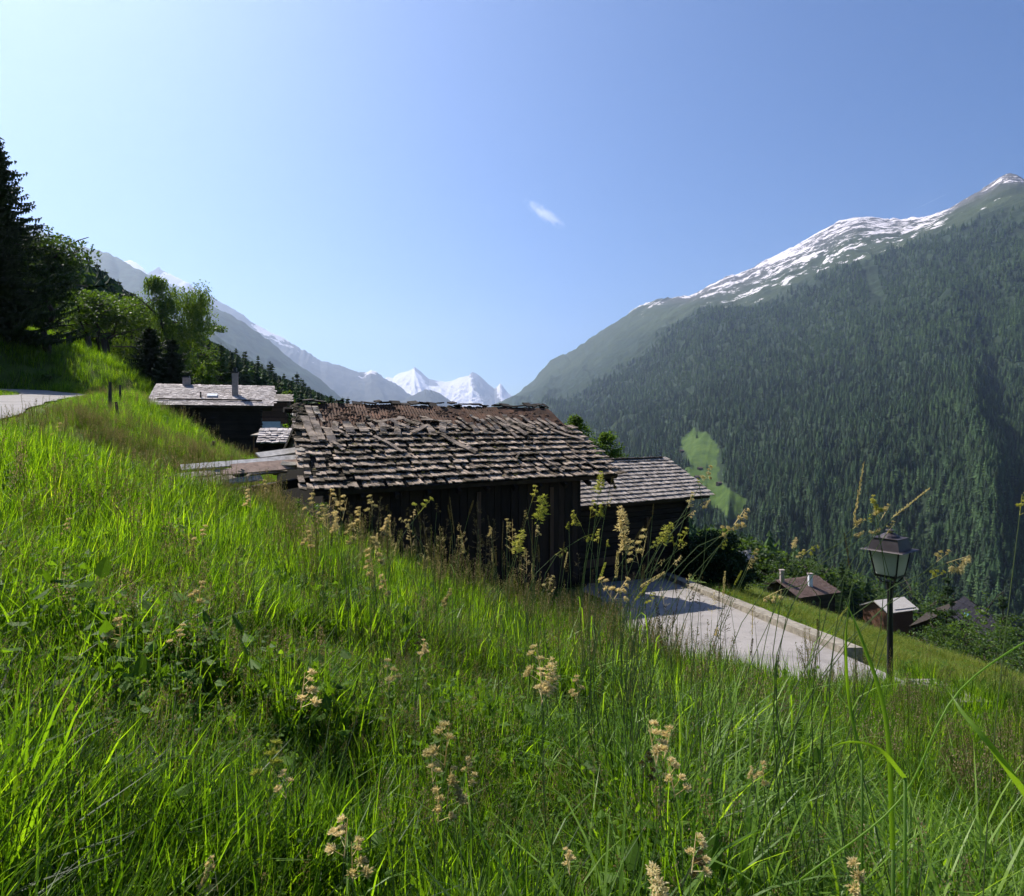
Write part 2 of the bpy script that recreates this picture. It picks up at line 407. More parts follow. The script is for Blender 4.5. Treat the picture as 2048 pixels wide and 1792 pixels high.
def rows_surface(rows, tpos, xs, nt, disp, jag=0.0, seed=0, scale=400, flat=None):
    W = []
    for r in rows:
        r = np.array(r, float); y = np.interp(xs, r[:, 0], r[:, 1]); D = np.exp(np.interp(xs, r[:, 0], np.log(r[:, 2])))
        W.append(np.stack([(xs - CX) / F * D, D, (HY - y) / F * D], -1))
    W = np.array(W); tt = np.linspace(0, 1, nt); tpos = np.array(tpos)
    P = np.zeros((nt, len(xs), 3))
    # monotone-ish Catmull through the rows
    Wp = np.concatenate([[2 * W[0] - W[1]], W, [2 * W[-1] - W[-2]]])
    tp = np.concatenate([[2 * tpos[0] - tpos[1]], tpos, [2 * tpos[-1] - tpos[-2]]])
    for i, t in enumerate(tt):
        k = min(max(np.searchsorted(tpos, t) - 1, 0), len(rows) - 2); a, b = tpos[k], tpos[k + 1]; u = (t - a) / (b - a)
        m0 = (Wp[k + 2] - Wp[k]) / (tp[k + 2] - tp[k]) * (b - a); m1 = (Wp[k + 3] - Wp[k + 1]) / (tp[k + 3] - tp[k + 1]) * (b - a)
        h = (2 * u ** 3 - 3 * u ** 2 + 1) * W[k] + (u ** 3 - 2 * u ** 2 + u) * m0 * .8 + (-2 * u ** 3 + 3 * u ** 2) * W[k + 1] + (u ** 3 - u ** 2) * m1 * .8
        P[i] = h
    T = np.repeat(tt[:, None], len(xs), 1)
    env = np.clip(T / .12, 0, 1) * (np.clip((1 - T) / .25, 0, 1) * .93 + .07)
    # gullies run down the slope, ledges across it
    s_len = np.cumsum(np.r_[0, np.hypot(np.diff(W[-1][:, 0]), np.diff(W[-1][:, 1]))])
    S = np.repeat(s_len[None], nt, 0) / scale + T * .8 + seed
    S = S + fbm(P[..., 0] / scale * .7 + seed, P[..., 1] / scale * .7, 3) * .6
    g = fbm(S, T * 1.6 + seed, 5, ridged=True)
    f = fbm(P[..., 0] / (scale * .28) + seed, P[..., 1] / (scale * .28), 5, ridged=True)
    if flat:
        qx = P[..., 0] / P[..., 1] * F + CX; qy = HY - P[..., 2] / P[..., 1] * F
        env = env * (1 - .85 * np.exp(-((qx - flat[0]) / flat[2]) ** 2 - ((qy - flat[1]) / flat[3]) ** 2))
    P[..., 2] += (g * disp + f * disp * .35) * env
    if jag: P[..., 2] += fbm(S * 14, S * 0 + seed, 4) * jag * np.clip((T - .8) / .2, 0, 1)
    return P, T
def pip(px, py, poly):
    ins = np.zeros(px.shape, bool); n = len(poly)
    for i in range(n):
        x1, y1 = poly[i]; x2, y2 = poly[(i + 1) % n]
        c = ((y1 > py) != (y2 > py)) & (px < (x2 - x1) * (py - y1) / (y2 - y1 + 1e-9) + x1); ins ^= c
    return ins
def add_back(P, depth, drop, extra):
    """the far side of the range, so that it is a real ridge with depth"""
    cr = P[-1]; out = []
    for k, q in ((.35, .25), (1.0, 1.0)):
        b = cr.copy(); r = np.hypot(cr[:, 0], cr[:, 1]); b[:, 0] += cr[:, 0] / r * depth * k; b[:, 1] += cr[:, 1] / r * depth * k; b[:, 2] -= drop * q; out.append(b)
    ex = {k: np.concatenate([v, np.repeat(v[-1:], 2, 0)]) for k, v in extra.items()}
    return np.concatenate([P, np.array(out)]), ex

# --- right mountain
RM_ROWS = [
    [(440, 470, 2300), (480, 462, 1900), (560, 500, 1150), (650, 580, 760), (750, 612, 660), (850, 625, 610), (950, 632, 590), (1060, 640, 570), (1250, 650, 540)],
    [(440, 455, 2900), (480, 446, 2400), (560, 474, 1600), (650, 510, 1100), (750, 518, 960), (850, 518, 900), (950, 510, 860), (1060, 500, 830), (1250, 480, 800)],
    [(440, 434, 4200), (480, 430, 3500), (560, 428, 2600), (650, 405, 2050), (750, 395, 1850), (850, 385, 1700), (950, 368, 1550), (1060, 350, 1450), (1250, 330, 1350)],
    [(440, 424, 5300), (480, 414, 4900), (520, 402, 4600), (570, 385, 4100), (620, 355, 3700), (700, 318, 3300), (760, 300, 3150), (800, 285, 3050), (850, 262, 2950), (900, 253, 2850), (960, 222, 2700), (1024, 197, 2550), (1060, 180, 2500), (1250, 120, 2400)],
    [(440, 420, 7000), (480, 412, 6500), (500, 403, 6200), (515, 395, 6000), (535, 379, 5700), (550, 361, 5500), (572, 351, 5300), (600, 333, 5100), (635, 309, 4900), (655, 300, 4800), (690, 296, 4700), (720, 280, 4600), (750, 268, 4500), (800, 243, 4400),
     (828, 227, 4350), (845, 219, 4300), (858, 216, 4300), (872, 217, 4250), (900, 220, 4200), (925, 217, 4150), (950, 209, 4100), (975, 193, 4000), (990, 184, 3900), (1000, 177, 3850), (1010, 174.5, 3800), (1017, 176, 3780), (1024, 181, 3750), (1060, 170, 3600), (1250, 90, 3300)]]
xs = np.concatenate([np.linspace(440, 520, 60, endpoint=False), np.linspace(520, 1060, 560, endpoint=False), np.linspace(1060, 1250, 60)])
RP, RT = rows_surface(RM_ROWS, [0, .2, .47, .78, 1.0], xs, 330, 74, 14, 5, 600, flat=(710, 470, 70, 75))
RPX = RP[..., 0] / RP[..., 1] * F + CX; RPY = HY - RP[..., 2] / RP[..., 1] * F
MEADOW = [(694, 429), (706, 434), (719, 443), (717, 455), (719, 465), (718, 476), (726, 487), (737, 496), (745, 500), (744, 509), (731, 521), (724, 511), (712, 503), (699, 489), (684, 470), (689, 462), (684, 449), (675, 443), (685, 435)]
JX = fbm(RP[..., 0] / 30, RP[..., 1] / 30, 3) * 4; JY = fbm(RP[..., 0] / 30 + 50, RP[..., 1] / 30, 3) * 4
mead = pip(RPX + JX, RPY + JY, MEADOW).astype(float)
snow = -0.9 + np.zeros_like(RT)
xx = RPX
top = np.clip((RT - .80) / .2, 0, 1)
w_main = np.exp(-((xx - 862) / 85) ** 2) * 1.1 + np.exp(-((xx - 940) / 38) ** 2) * .7 + np.exp(-((xx - 740) / 80) ** 2) * .95 + np.exp(-((xx - 645) / 45) ** 2) * .62 + np.exp(-((xx - 1010) / 26) ** 2) * .85 + np.exp(-((xx - 582) / 20) ** 2) * .4
snow = np.where(RT > .79, -.42 + w_main * (.50 + .42 * top) - np.where(xx < 700, (1 - top) * .5, 0), -1.5)
clear = np.clip(1 - np.abs(RT - (.80 - (RPX - 860) * .0)) / .06, 0, 1)
alt = np.where(RT < .74, RT * .35, .26 + (RT - .74) * (2.2 - 1.3 * np.clip((700 - RPX) / 60, 0, 1)))
# a treeless gully on the spur
RPb, ex = add_back(RP, 900, 500, {'alt': alt, 'snow': snow, 'meadow': mead})
M_rm = mountain_mat('alpine_slope', (.020, .034, .015), (.085, .08, .075), .0042, (.05, .068, .03), (1, 1, 1.6))
tag(grid_mesh('mountain_slope', RPb, M_rm, ex), kind='structure')

# --- left ranges and the far snow peaks
def range_(name, crest, footy, fD, mat, disp, jag, scale, seed, snowf, alt0, alt1, nt=90, nxs=360, back=1200, pad=(60, 60), midf=.55):
    crest = np.array(crest, float)
    x0, x1 = crest[0, 0] - pad[0], crest[-1, 0] + pad[1]
    crest = np.vstack([[x0, crest[0, 1] - (0 if pad[0] < 100 else 60), crest[0, 2]], crest, [x1, crest[-1, 1] + 12, crest[-1, 2]]])
    foot = crest.copy(); foot[:, 1] = footy; foot[:, 2] *= fD
    mid = crest.copy(); mid[:, 1] = crest[:, 1] * (1 - midf) + foot[:, 1] * midf; mid[:, 2] = crest[:, 2] * (1 + fD) / 2 * .97
    xs = np.linspace(x0, x1, nxs)
    P, T = rows_surface([foot, mid, crest], [0, .5, 1], xs, nt, disp, jag, seed, scale)
    PX = P[..., 0] / P[..., 1] * F + CX; PY = HY - P[..., 2] / P[..., 1] * F
    al = alt0 + (alt1 - alt0) * T; sn = snowf(PX, PY, T)
    P, ex = add_back(P, back, 500, {'alt': al, 'snow': sn, 'meadow': np.zeros_like(al)})
    return tag(grid_mesh(name, P, mat, ex), kind='structure')
M_l = mountain_mat('hazy_forest_range', (.024, .048, .032), (.07, .078, .078), .004, (.04, .065, .042))
M_far = mountain_mat('snow_range', (.05, .055, .05), (.13, .125, .13), .0016, (.08, .085, .08), (1, 1, 1.6), (.62, .59, .62))
no = lambda X, Y, T: np.full_like(T, -1.5)
range_('hills', [(-60, 190, 4200), (0, 214, 4200), (26, 224, 4200), (36, 227, 4150), (48, 234.5, 4100), (66, 244.5, 4050), (72, 245, 4000), (80, 247, 4000), (84, 246, 4000), (96, 250.6, 3950), (108, 254, 3900), (120, 260, 3900), (128, 265, 3850), (140, 270, 3800), (149, 275, 3800),
                 (175, 289, 3800), (203, 303, 3850), (225, 312, 3900), (241, 321, 3950), (261, 335, 4000), (291, 359, 4100), (321, 381, 4200), (345, 401, 4300), (380, 430, 4400)], 470, .45, M_l, 55, 12, 420, 2, no, .05, .34, pad=(200, 60))
range_('hills', [(100, 290, 2300), (160, 305, 2300), (207, 331, 2300), (231, 345, 2350), (246, 355, 2400), (261, 363, 2450), (281, 379, 2500), (300, 392, 2600), (330, 410, 2700)], 470, .5, M_l, 35, 8, 300, 4, no, .0, .2, pad=(150, 40))
def snL3(X, Y, T):
    s = np.exp(-((X - 168) / 14) ** 2 - ((Y - 277) / 7) ** 2) * 1.3 + np.exp(-((X - 185) / 12) ** 2 - ((Y - 284) / 6) ** 2) + np.exp(-((X - 262) / 22) ** 2) * (T > .86) * .85 + np.exp(-((X - 290) / 25) ** 2) * (T > .9) * .6 \
        + np.exp(-((X - 362) / 14) ** 2) * (T > .9) * .6 + np.exp(-((X - 372) / 7) ** 2) * (T > .94) * 1.1
    return -.4 + s
range_('mountains', [(130, 283, 7600), (149, 272.5, 7600), (154, 270, 7600), (159, 267.5, 7600), (163, 270, 7600), (173, 276, 7600), (185, 281, 7600), (198, 290, 7600), (211, 297, 7600), (225, 304, 7700), (241, 313, 7700), (251, 321, 7700), (262, 327, 7700), (272, 333, 7700), (281, 337, 7800), (295, 346, 7800), (305, 351, 7800), (321, 361, 7900),
                 (326, 362, 7900), (346, 368, 8000), (356, 371, 8000), (365, 373.5, 8000), (371, 370.5, 8000), (377, 373, 8000), (384, 378, 8000), (396, 384, 8000), (406, 392, 8000), (420, 402, 8000), (440, 416, 8000)], 455, .6, M_far, 90, 20, 700, 7, snL3, .2, .62, back=1500, pad=(20, 40))
# small white dome behind the left ridge
range_('mountains', [(118, 266, 8600), (124, 261.5, 8600), (130, 260, 8600), (136, 262.5, 8600), (143, 268, 8600), (150, 277, 8600)], 300, .93, M_far, 10, 0, 300, 11, lambda X, Y, T: np.full_like(T, 1.4), .6, .9, nt=30, nxs=60, pad=(8, 10))
# spur in front of the snow massif
range_('mountains', [(400, 402, 7000), (412, 396, 7000), (425, 389.5, 7000), (431, 390, 7000), (438.6, 393, 7000), (448, 399, 7000), (455, 404, 7000), (465, 412, 7000)], 460, .7, M_far, 30, 8, 300, 12, no, .1, .5, pad=(50, 40))
def snC(X, Y, T):
    s = 1.35 - np.exp(-((X - (422 + (Y - 372) * .9)) / 7) ** 2) * 1.7 * (Y < 386) - np.exp(-((X - (478 + (Y - 372) * .45)) / 11) ** 2) * 1.8 * (X > 468) - np.clip((X - 484) / 6, 0, 1) * .7 * (X < 497)
    return s - np.clip((400 - X) / 10, 0, 1) * .5
range_('mountains', [(380, 382, 12500), (387, 377, 12500), (393, 378, 12500), (398, 374, 12500), (403, 372.5, 12500), (408.5, 371, 12500), (412, 369.5, 12500), (414.7, 367.2, 12500), (418, 369.5, 12500), (421, 372, 12500), (425, 375.5, 12500), (429, 379, 12500), (438.6, 381, 12500), (445, 382, 12500), (452, 381, 12500), (459, 378, 12500), (464.6, 376.5, 12500), (468.7, 376, 12500),
                     (470.5, 373.5, 12500), (472.2, 372, 12500), (474.5, 372.8, 12500), (477, 374, 12500), (482, 378, 12500), (489, 385, 12500), (494.6, 389, 12500), (497, 387, 12500), (500, 383.5, 12500), (502, 385, 12500), (504, 388, 12500), (508, 393, 12500), (516, 400, 12500)],
       440, .72, M_far, 95, 6, 520, 21, snC, .6, 1.0, nt=160, nxs=420, back=800, pad=(30, 40), midf=.5)

# ------------------------------------------------------------------ conifers
M_needle = leaf_mat('spruce_needles', [(0, (.010, .018, .008)), (.3, (.018, .038, .013)), (.65, (.033, .074, .023)), (1, (.08, .14, .042))], .2, 1.6, .7, obj_rand=.7, spec=.15)
M_larch = leaf_mat('larch_needles', [(0, (.035, .07, .022)), (.6, (.065, .12, .036)), (1, (.10, .16, .05))], .3, 1.5, .7, obj_rand=.6, spec=.15)
M_bark = wood_mat('tree_bark', (.02, .016, .012), (.09, .075, .06), axis=(8, 8, 2))
def far_conifer(seed, wide=.17, tiers=7):
    """a whole tree of unit height for the wood across the valley: ragged whorls of boughs round a stem"""
    r = random.Random(seed); mb = MB()
    mb.frustum((0, 0), -.12, .5, .018, .008, 4)
    for k in range(tiers):
        f = k / tiers; z = .06 + .94 * f ** .92; rad = wide * (1 - f) ** .75 * r.uniform(.85, 1.15) + .012
        n = 6 + (tiers - k) // 2; h = .26 * (1 - f * .55)
        a0 = r.random() * 6
        for j in range(n):
            a = a0 + 2 * math.pi * j / n + r.uniform(-.25, .25); rr = rad * r.uniform(.7, 1.25); dw = 1.4 * math.pi / n
            zt = min(1.0, z + h * .75); dz = -h * r.uniform(.05, .28)
            tip = (rr * math.cos(a), rr * math.sin(a), z + dz + h * .15)
            l = (rr * .62 * math.cos(a - dw), rr * .62 * math.sin(a - dw), z + h * .12); q = (rr * .62 * math.cos(a + dw), rr * .62 * math.sin(a + dw), z + h * .12)
            c = (0, 0, zt)
            mb.add([c, l, tip, q], [(0, 1, 2), (0, 2, 3)])
    return mb
CON = [proto('conifer_kind', far_conifer(i, [.2, .17, .24, .19, .16, .22][i], [8, 9, 7, 8, 10, 8][i]), M_needle) for i in range(6)]
CON += [proto('larch_kind', far_conifer(40 + i, .19, 7), M_larch) for i in range(2)]
# surface samples of the right slope
def sample_surface(P, T, n, seed):
    g = np.random.default_rng(seed); ny, nx = T.shape
    a = P[1:, :-1] - P[:-1, :-1]; b = P[:-1, 1:] - P[:-1, :-1]
    ar = np.linalg.norm(np.cross(a, b), axis=-1); w = ar.ravel()
    d = P[:-1, :-1, 1].ravel(); w = w / np.clip(d / 1100, 1, 4) ** 1.5
    tt = T[:-1, :-1].ravel(); w = np.where(tt < .8, w, 0); w = w / w.sum()
    k = g.choice(len(w), n, p=w); i, j = k // (nx - 1), k % (nx - 1); u, v = g.random(n)[:, None], g.random(n)[:, None]
    return P[i, j] + a[i, j] * u + b[i, j] * v, T[i, j], g
S, ST, g = sample_surface(RP, RT, 62000, 5)
sx = S[:, 0] / S[:, 1] * F + CX; sy = HY - S[:, 2] / S[:, 1] * F
sx0, sy0 = sx, sy; jx = fbm(S[:, 0] / 30, S[:, 1] / 30, 3) * 4; jy = fbm(S[:, 0] / 30 + 50, S[:, 1] / 30, 3) * 4; sx = sx + jx; sy = sy + jy
keep = (sx < 1200) & (sx > 470) & ~pip(sx, sy, MEADOW) & ~pip(sx, sy - 13, MEADOW) & ~pip(sx - 5, sy - 6, MEADOW) & ~pip(sx + 2, sy - 9, MEADOW)
sx, sy = sx0, sy0
den = fbm(S[:, 0] / 160, S[:, 1] / 160, 4)
tl = .77 + den * .03 - np.clip((700 - sx) / 900, 0, .15)
keep &= (ST < tl) & (g.random(len(S)) < np.clip((tl - ST) / .05, .15, 1) * np.clip(1.0 + den * .9, .35, 1))
notch = np.abs(sx - (866 + (sy - 262) * .35)) < 5 + (sy < 300) * 2
keep &= ~((sy < 305) & notch)
lone = pip(sx, sy, MEADOW) & (g.random(len(S)) < .012) & (ST < tl); keep |= lone
S, ST, sx, sy, den = S[keep], ST[keep], sx[keep], sy[keep], den[keep]
hgt = g.uniform(9, 25, len(S)) * np.clip(S[:, 1] / 2400, 1, 1.35)
idx = g.integers(0, 6, len(S)); idx = np.where((g.random(len(S)) < .05 + .35 * (den > .15) * (ST > .3) + .45 * (ST > .5)), 6 + g.integers(0, 2, len(S)), idx)
order = np.argsort(S[:, 1] / hgt); inf = (sx > 640) & (sx < 1030) & (sy < 600)
near = [i for i in order if inf[i]][:270]; isn = np.zeros(len(S), bool); isn[near] = True
for i in near:
    o = bpy.data.objects.new('conifer' if idx[i] < 6 else 'larch', CON[idx[i]].data); o.location = S[i]; h = hgt[i]
    o.scale = (h * g.uniform(.85, 1.15), h * g.uniform(.85, 1.15), h); o.rotation_euler = (0, 0, g.random() * 6.28); COL.objects.link(o)
    if idx[i] < 6: tag(o, 'dark spruce low on the steep wooded slope across the valley', 'conifer', 'spruces at the foot of the wooded slope')
    else: tag(o, 'paler green larch low on the wooded slope across the valley', 'conifer', 'larches at the foot of the wooded slope')
m = ~isn; n = m.sum()
w = g.uniform(.85, 1.2, n)
scatter('forest', S[m], np.c_[g.normal(0, .04, n), g.normal(0, .04, n), g.random(n) * 6.28], np.c_[hgt[m] * w, hgt[m] * w, hgt[m]], idx[m], CON, 'dense dark conifer forest covering the steep mountain slope across the valley', 'forest')
# ------------------------------------------------------------------ buildings
M_shing_old = wood_mat('old_split_shingle', (.030, .021, .014), (.56, .435, .335), .55, 1.0, (.045, .032, .014), (9, 9, 9))
M_shing_grey = wood_mat('grey_shingle', (.13, .11, .095), (.50, .43, .375), .0, 1.0, axis=(9, 9, 9))
M_shing_slate = wood_mat('pale_stone_slate', (.20, .17, .16), (.66, .59, .56), .05, 1.0, (.10, .085, .06), (3, 3, 3))
M_shing_brown = wood_mat('brown_tile', (.07, .045, .038), (.135, .09, .075), .0, 1.0, axis=(3, 3, 3))
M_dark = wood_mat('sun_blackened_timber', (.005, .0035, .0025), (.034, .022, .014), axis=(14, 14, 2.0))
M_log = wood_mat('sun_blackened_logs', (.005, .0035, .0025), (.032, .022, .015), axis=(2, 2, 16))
M_deck = simple('rotten_roof_boards', (.028, .020, .014), .5, 5, .95, .6, .02)
M_redwood = wood_mat('reddish_timber', (.05, .022, .012), (.20, .10, .06), axis=(5, 5, 12))
M_brown = wood_mat('brown_weathered_plank', (.03, .018, .011), (.10, .06, .036), axis=(12, 12, 2))
M_board = wood_mat('bleached_board', (.10, .075, .055), (.52, .45, .38), .35, axis=(5, 5, 9))
M_plaster = simple('chimney_plaster', (.30, .25, .23), .2, 6, .9)
M_white = simple('white_wall', (.62, .64, .68), .08, 3, .9)
M_black = simple('black_metal', (.02, .02, .022), .2, 8, .45, .1, .002, .6, .5)
def rust_mat():
    t = NT('rusted_sheet_metal'); tc = t.n('ShaderNodeTexCoord').outputs['Object']
    n = t.noise(2.2, 7, tc, .7); n2 = t.noise(18, 5, tc, .7)
    c = t.ramp(n, [(.3, (.030, .017, .010)), (.5, (.085, .040, .022)), (.68, (.19, .085, .045))])
    c = t.mix(t.ramp(n2, [(.35, .6), (.6, 0.0)]), c, (.05, .03, .02))
    return t.done(t.bsdf(c, .85, n2, .5, .01, .2, .3))
M_rust = rust_mat()
M_moss = simple('moss_and_debris', (.06, .045, .026), .6, 14, 1.0, .9, .04)

class Frame:
    """a gable roof's frame: eave corner, unit along the eave, unit towards the ridge"""
    def __init__(s, E0, az, L, r, rise, skew0=0.0, skew1=0.0):
        s.E0 = Vector(E0); s.e1 = Vector((math.sin(az), math.cos(az), 0)); s.e2 = Vector((-math.cos(az), math.sin(az), 0))
        s.L, s.r, s.rise, s.k0, s.k1 = L, r, rise, skew0, skew1
        s.up = (s.e2 * r + Vector((0, 0, rise))).normalized(); s.n = s.e1.cross(s.up).normalized(); s.S = math.hypot(r, rise)
    def P(s, a, t, h=0.0):
        """a along the eave 0..1, t up the slope 0..1"""
        x = a * s.L; x0 = s.k0 * t; x1 = s.L + s.k1 * t
        return s.E0 + s.e1 * (x0 + (x1 - x0) * a) + s.e2 * (s.r * t) + Vector((0, 0, s.rise * t)) + s.n * h
    def W(s, x, y, z):
        """plan position x along, y inward, absolute z"""
        p = s.E0 + s.e1 * x + s.e2 * y; return Vector((p.x, p.y, z))

def shingles(fr, mat, parent, courses, width, expo_len, thick, jitter, t0=0.0, t1=1.0, droop=.0, missing=0.0, name='shingle_covering', raise_=.02, wob=0.0, back=False):
    mb = MB(); rr = random.Random(int(fr.L * 100) + courses)
    for c in range(courses):
        t = t0 + (t1 - t0) * c / courses; x = -.04
        wave = rr.uniform(0, 6)
        while x < 1.0 + .02:
            w = width * rr.uniform(.55, 1.45) / fr.L
            if rr.random() > missing:
                a = x + w / 2; L = expo_len * rr.uniform(.85, 1.12); th = thick * rr.uniform(.7, 1.4)
                tt = t - rr.uniform(0, jitter) / fr.S + math.sin(a * 9 + wave) * wob / fr.S
                butt = fr.P(a, tt, thick * .9 + raise_ * rr.uniform(.75, 1.3)); head = fr.P(a, tt + L / fr.S, thick * .5)
                d = (head - butt).normalized(); ang = rr.gauss(0, .02 + jitter * .6)
                d = (d + fr.e1 * ang).normalized(); s = d.cross(fr.n).normalized(); nn = s.cross(d).normalized()
                if nn.dot(fr.n) < 0: nn = -nn
                tilt = rr.gauss(0, .03 + jitter); s = (s + nn * tilt).normalized()
                mb.box((butt + head) / 2, s * (w * fr.L / 2 * .94), d * L / 2, nn * th / 2)
            x += w
    return mb.build(name, mat, parent)

def gable_building(name, fr, label, cat, wall_z, inset, wall_style, mat_wall, groups=None, over=(.3, .9), deck=M_deck, back=True, thick=.10):
    c = fr.P(.5, .5); root = thing(name, (c.x, c.y, wall_z), label, cat, groups)
    inv = Vector((c.x, c.y, wall_z))
    # roof deck: front and back slopes as one slab each
    mb = MB(); P = fr.P
    def slab(a, b, c2, d, th):
        n = (Vector(b) - Vector(a)).cross(Vector(d) - Vector(a)).normalized()
        if n.z < 0: n = -n
        vs = [Vector(q) - n * th for q in (a, b, c2, d)] + [Vector(q) for q in (a, b, c2, d)]
        mb.add(vs, [(3, 2, 1, 0), (4, 5, 6, 7), (0, 1, 5, 4), (1, 2, 6, 5), (2, 3, 7, 6), (3, 0, 4, 7)])
    slab(P(0, 0), P(1, 0), P(1, 1), P(0, 1), thick)
    def B(a, t): q = P(a, 1); p = P(a, t); return Vector((2 * q.x - p.x, 2 * q.y - p.y, p.z))
    if back: slab(P(1, .999), P(0, .999), B(0, 0) if False else P(0, .999) + fr.e2 * fr.r - Vector((0, 0, fr.rise)), P(1, .999) + fr.e2 * fr.r - Vector((0, 0, fr.rise)), thick)
    roof = mb.build('roof', deck, None)
    # walls: box body up to the roof with gables
    x0, x1 = over[0], fr.L - over[1]; y0, y1 = inset, 2 * fr.r - inset; pitch = fr.rise / fr.r
    zt = fr.E0.z + inset * pitch - thick * 1.05
    mbw = MB(); ap = fr.E0.z + fr.rise - thick * 1.15; W = fr.W
    vs = [W(x0, y0, wall_z), W(x1, y0, wall_z), W(x1, y1, wall_z), W(x0, y1, wall_z), W(x0, y0, zt), W(x1, y0, zt), W(x1, y1, zt), W(x0, y1, zt), W(x0, fr.r, ap), W(x1, fr.r, ap)]
    mbw.add(vs, [(0, 1, 5, 4), (1, 2, 6, 9, 5), (2, 3, 7, 6), (3, 0, 4, 8, 7), (4, 5, 9, 8), (7, 8, 9, 6)])
    core = mbw
    mbp = MB(); H = zt - wall_z; rr = random.Random(len(name) + int(fr.L * 10))
    if wall_style == 'vertical':
        x = x0
        while x < x1:
            w = rr.uniform(.16, .30); w = min(w, x1 - x)
            mbp.box(W(x + w / 2, y0 - .016 - rr.uniform(0, .012), wall_z + H / 2), fr.e1 * (w / 2 - .007), fr.e2 * .014, (0, 0, H / 2 + rr.uniform(-.05, 0)))
            x += w
    elif wall_style == 'log':
        z = wall_z
        while z < zt - .02:
            h = min(rr.uniform(.14, .19), zt - z)
            mbp.box(W((x0 + x1) / 2, y0 - .05 + rr.uniform(-.012, .012), z + h / 2), fr.e1 * ((x1 - x0) / 2 + rr.uniform(.10, .22)), fr.e2 * .05, (0, 0, h / 2 - .010))
            for xx in (x0 + .02, x1 - .02):
                mbp.box(W(xx, (y0 + y1) / 2, z + h / 2 + .04), fr.e1 * .06, fr.e2 * ((y1 - y0) / 2 + rr.uniform(.14, .24)), (0, 0, h / 2 - .012))
            z += h
    o = None
    core_o = core.build('wall', mat_wall, None)
    if mbp.v:
        o = mbp.build('wall_boards' if wall_style == 'vertical' else 'log_courses', mat_wall, None)
    for q in (roof, core_o, o):
        if q: rel(q, root)
    if o: o.parent = core_o; o.location = (0, 0, 0)
    return root, roof, core_o
def rel(o, parent):
    """parent while keeping the world place"""
    o.parent = parent; o.matrix_parent_inverse = parent_world(parent).inverted()
def parent_world(p):
    from mathutils import Matrix
    m = Matrix.Translation(p.location)
    if p.parent is not None: m = parent_world(p.parent) @ p.matrix_parent_inverse @ m
    return m
def sub(o, parent): rel(o, parent); return o

# ---- main barn, its roof half stripped to rusty sheets
E0 = at(315, 492, 12.0)
fb = Frame(E0, math.atan2(.839, .545), 7.4, 2.9, 1.70, .58, -.02)
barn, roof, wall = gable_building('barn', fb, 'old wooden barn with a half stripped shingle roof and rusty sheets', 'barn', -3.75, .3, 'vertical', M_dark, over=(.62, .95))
sub(shingles(fb, M_shing_old, None, 10, .092, .285, .02, .018, -.01, .70, missing=.07, raise_=.066, wob=.010), roof)
# corrugated and flat rusty sheets over the upper slope
def sheet(fr, a0, a1, t0, t1, corr, h, mat=M_rust, ragged=.0, name='rusty_sheet'):
    nx = max(8, int((a1 - a0) * fr.L / .016)) if corr else 10; ny = 8; P = np.zeros((ny, nx, 3)); r = random.Random(int(a0 * 1000))
    for j in range(ny):
        for i in range(nx):
            a = a0 + (a1 - a0) * i / (nx - 1); lo = t0 + ragged * .06 * (vnoise(np.array(a * 40.), np.array(3.)) - .5)
            t = lo + (t1 - lo) * j / (ny - 1)
            P[j, i] = fr.P(a, t, h + (math.sin(i * math.pi / 2.4) * .011 if corr else 0) + .012 * math.sin(a * 31 + t * 17) + r.uniform(-.002, .002))
    o = grid_mesh(name, P, mat, smooth=False); 
    md = o.modifiers.new('thick', 'SOLIDIFY'); md.thickness = .006
    return o
for a in ((.035, .345, .665, .985, True, .055), (.33, .50, .74, .965, True, .068), (.49, .60, .66, .93, False, .062), (.585, .735, .645, .955, True, .075), (.445, .62, .44, .70, False, .03), (.70, .90, .75, .97, False, .05), (.86, .985, .70, .96, False, .064)):
    sub(sheet(fb, *a, ragged=.6), roof)
# matted moss and rot along the ridge and on bare deck
def clods(fr, n, a0, a1, t0, t1, s0, s1, seed, mat=M_moss, name='moss_crust', h0=.0):
    mb = MB(); r = random.Random(seed)
    for i in range(n):
        p = fr.P(r.uniform(a0, a1), r.uniform(t0, t1), h0); s = r.uniform(s0, s1); nseg = 6
        vs = [p + fr.n * s * .45]; 
        for ring, (k, hh) in enumerate(((.55, .36), (1.0, .05))):
            for j in range(nseg):
                th = 6.283 * (j + .5 * ring) / nseg; q = s * k * r.uniform(.7, 1.3)
                vs.append(p + fr.e1 * math.cos(th) * q * 1.5 + fr.up * math.sin(th) * q + fr.n * (hh * s * r.uniform(.5, 1.4)))
        fs = [(0, 1 + j, 1 + (j + 1) % nseg) for j in range(nseg)] + [(1 + j, 7 + j, 7 + (j + 1) % nseg, 1 + (j + 1) % nseg) for j in range(nseg)]
        mb.add(vs, fs)
    return mb.build(name, mat, None)
sub(clods(fb, 420, .02, .98, .90, 1.0, .02, .07, 1), roof)
sub(clods(fb, 330, .03, .98, .68, .95, .015, .055, 21, simple('brown_debris', (.10, .055, .032), .5, 14, 1.0, .9, .04), 'bark_debris', .06), roof)
sub(clods(fb, 480, .0, .62, .0, .62, .012, .05, 2, h0=.05), roof)
sub(clods(fb, 60, -.03, .0, .45, 1.0, .04, .09, 4), roof)
sub(clods(fb, 110, .0, .7, .02, .6, .012, .03, 5, simple('yellow_lichen', (.20, .16, .03), .4, 20), 'lichen', .06), roof)
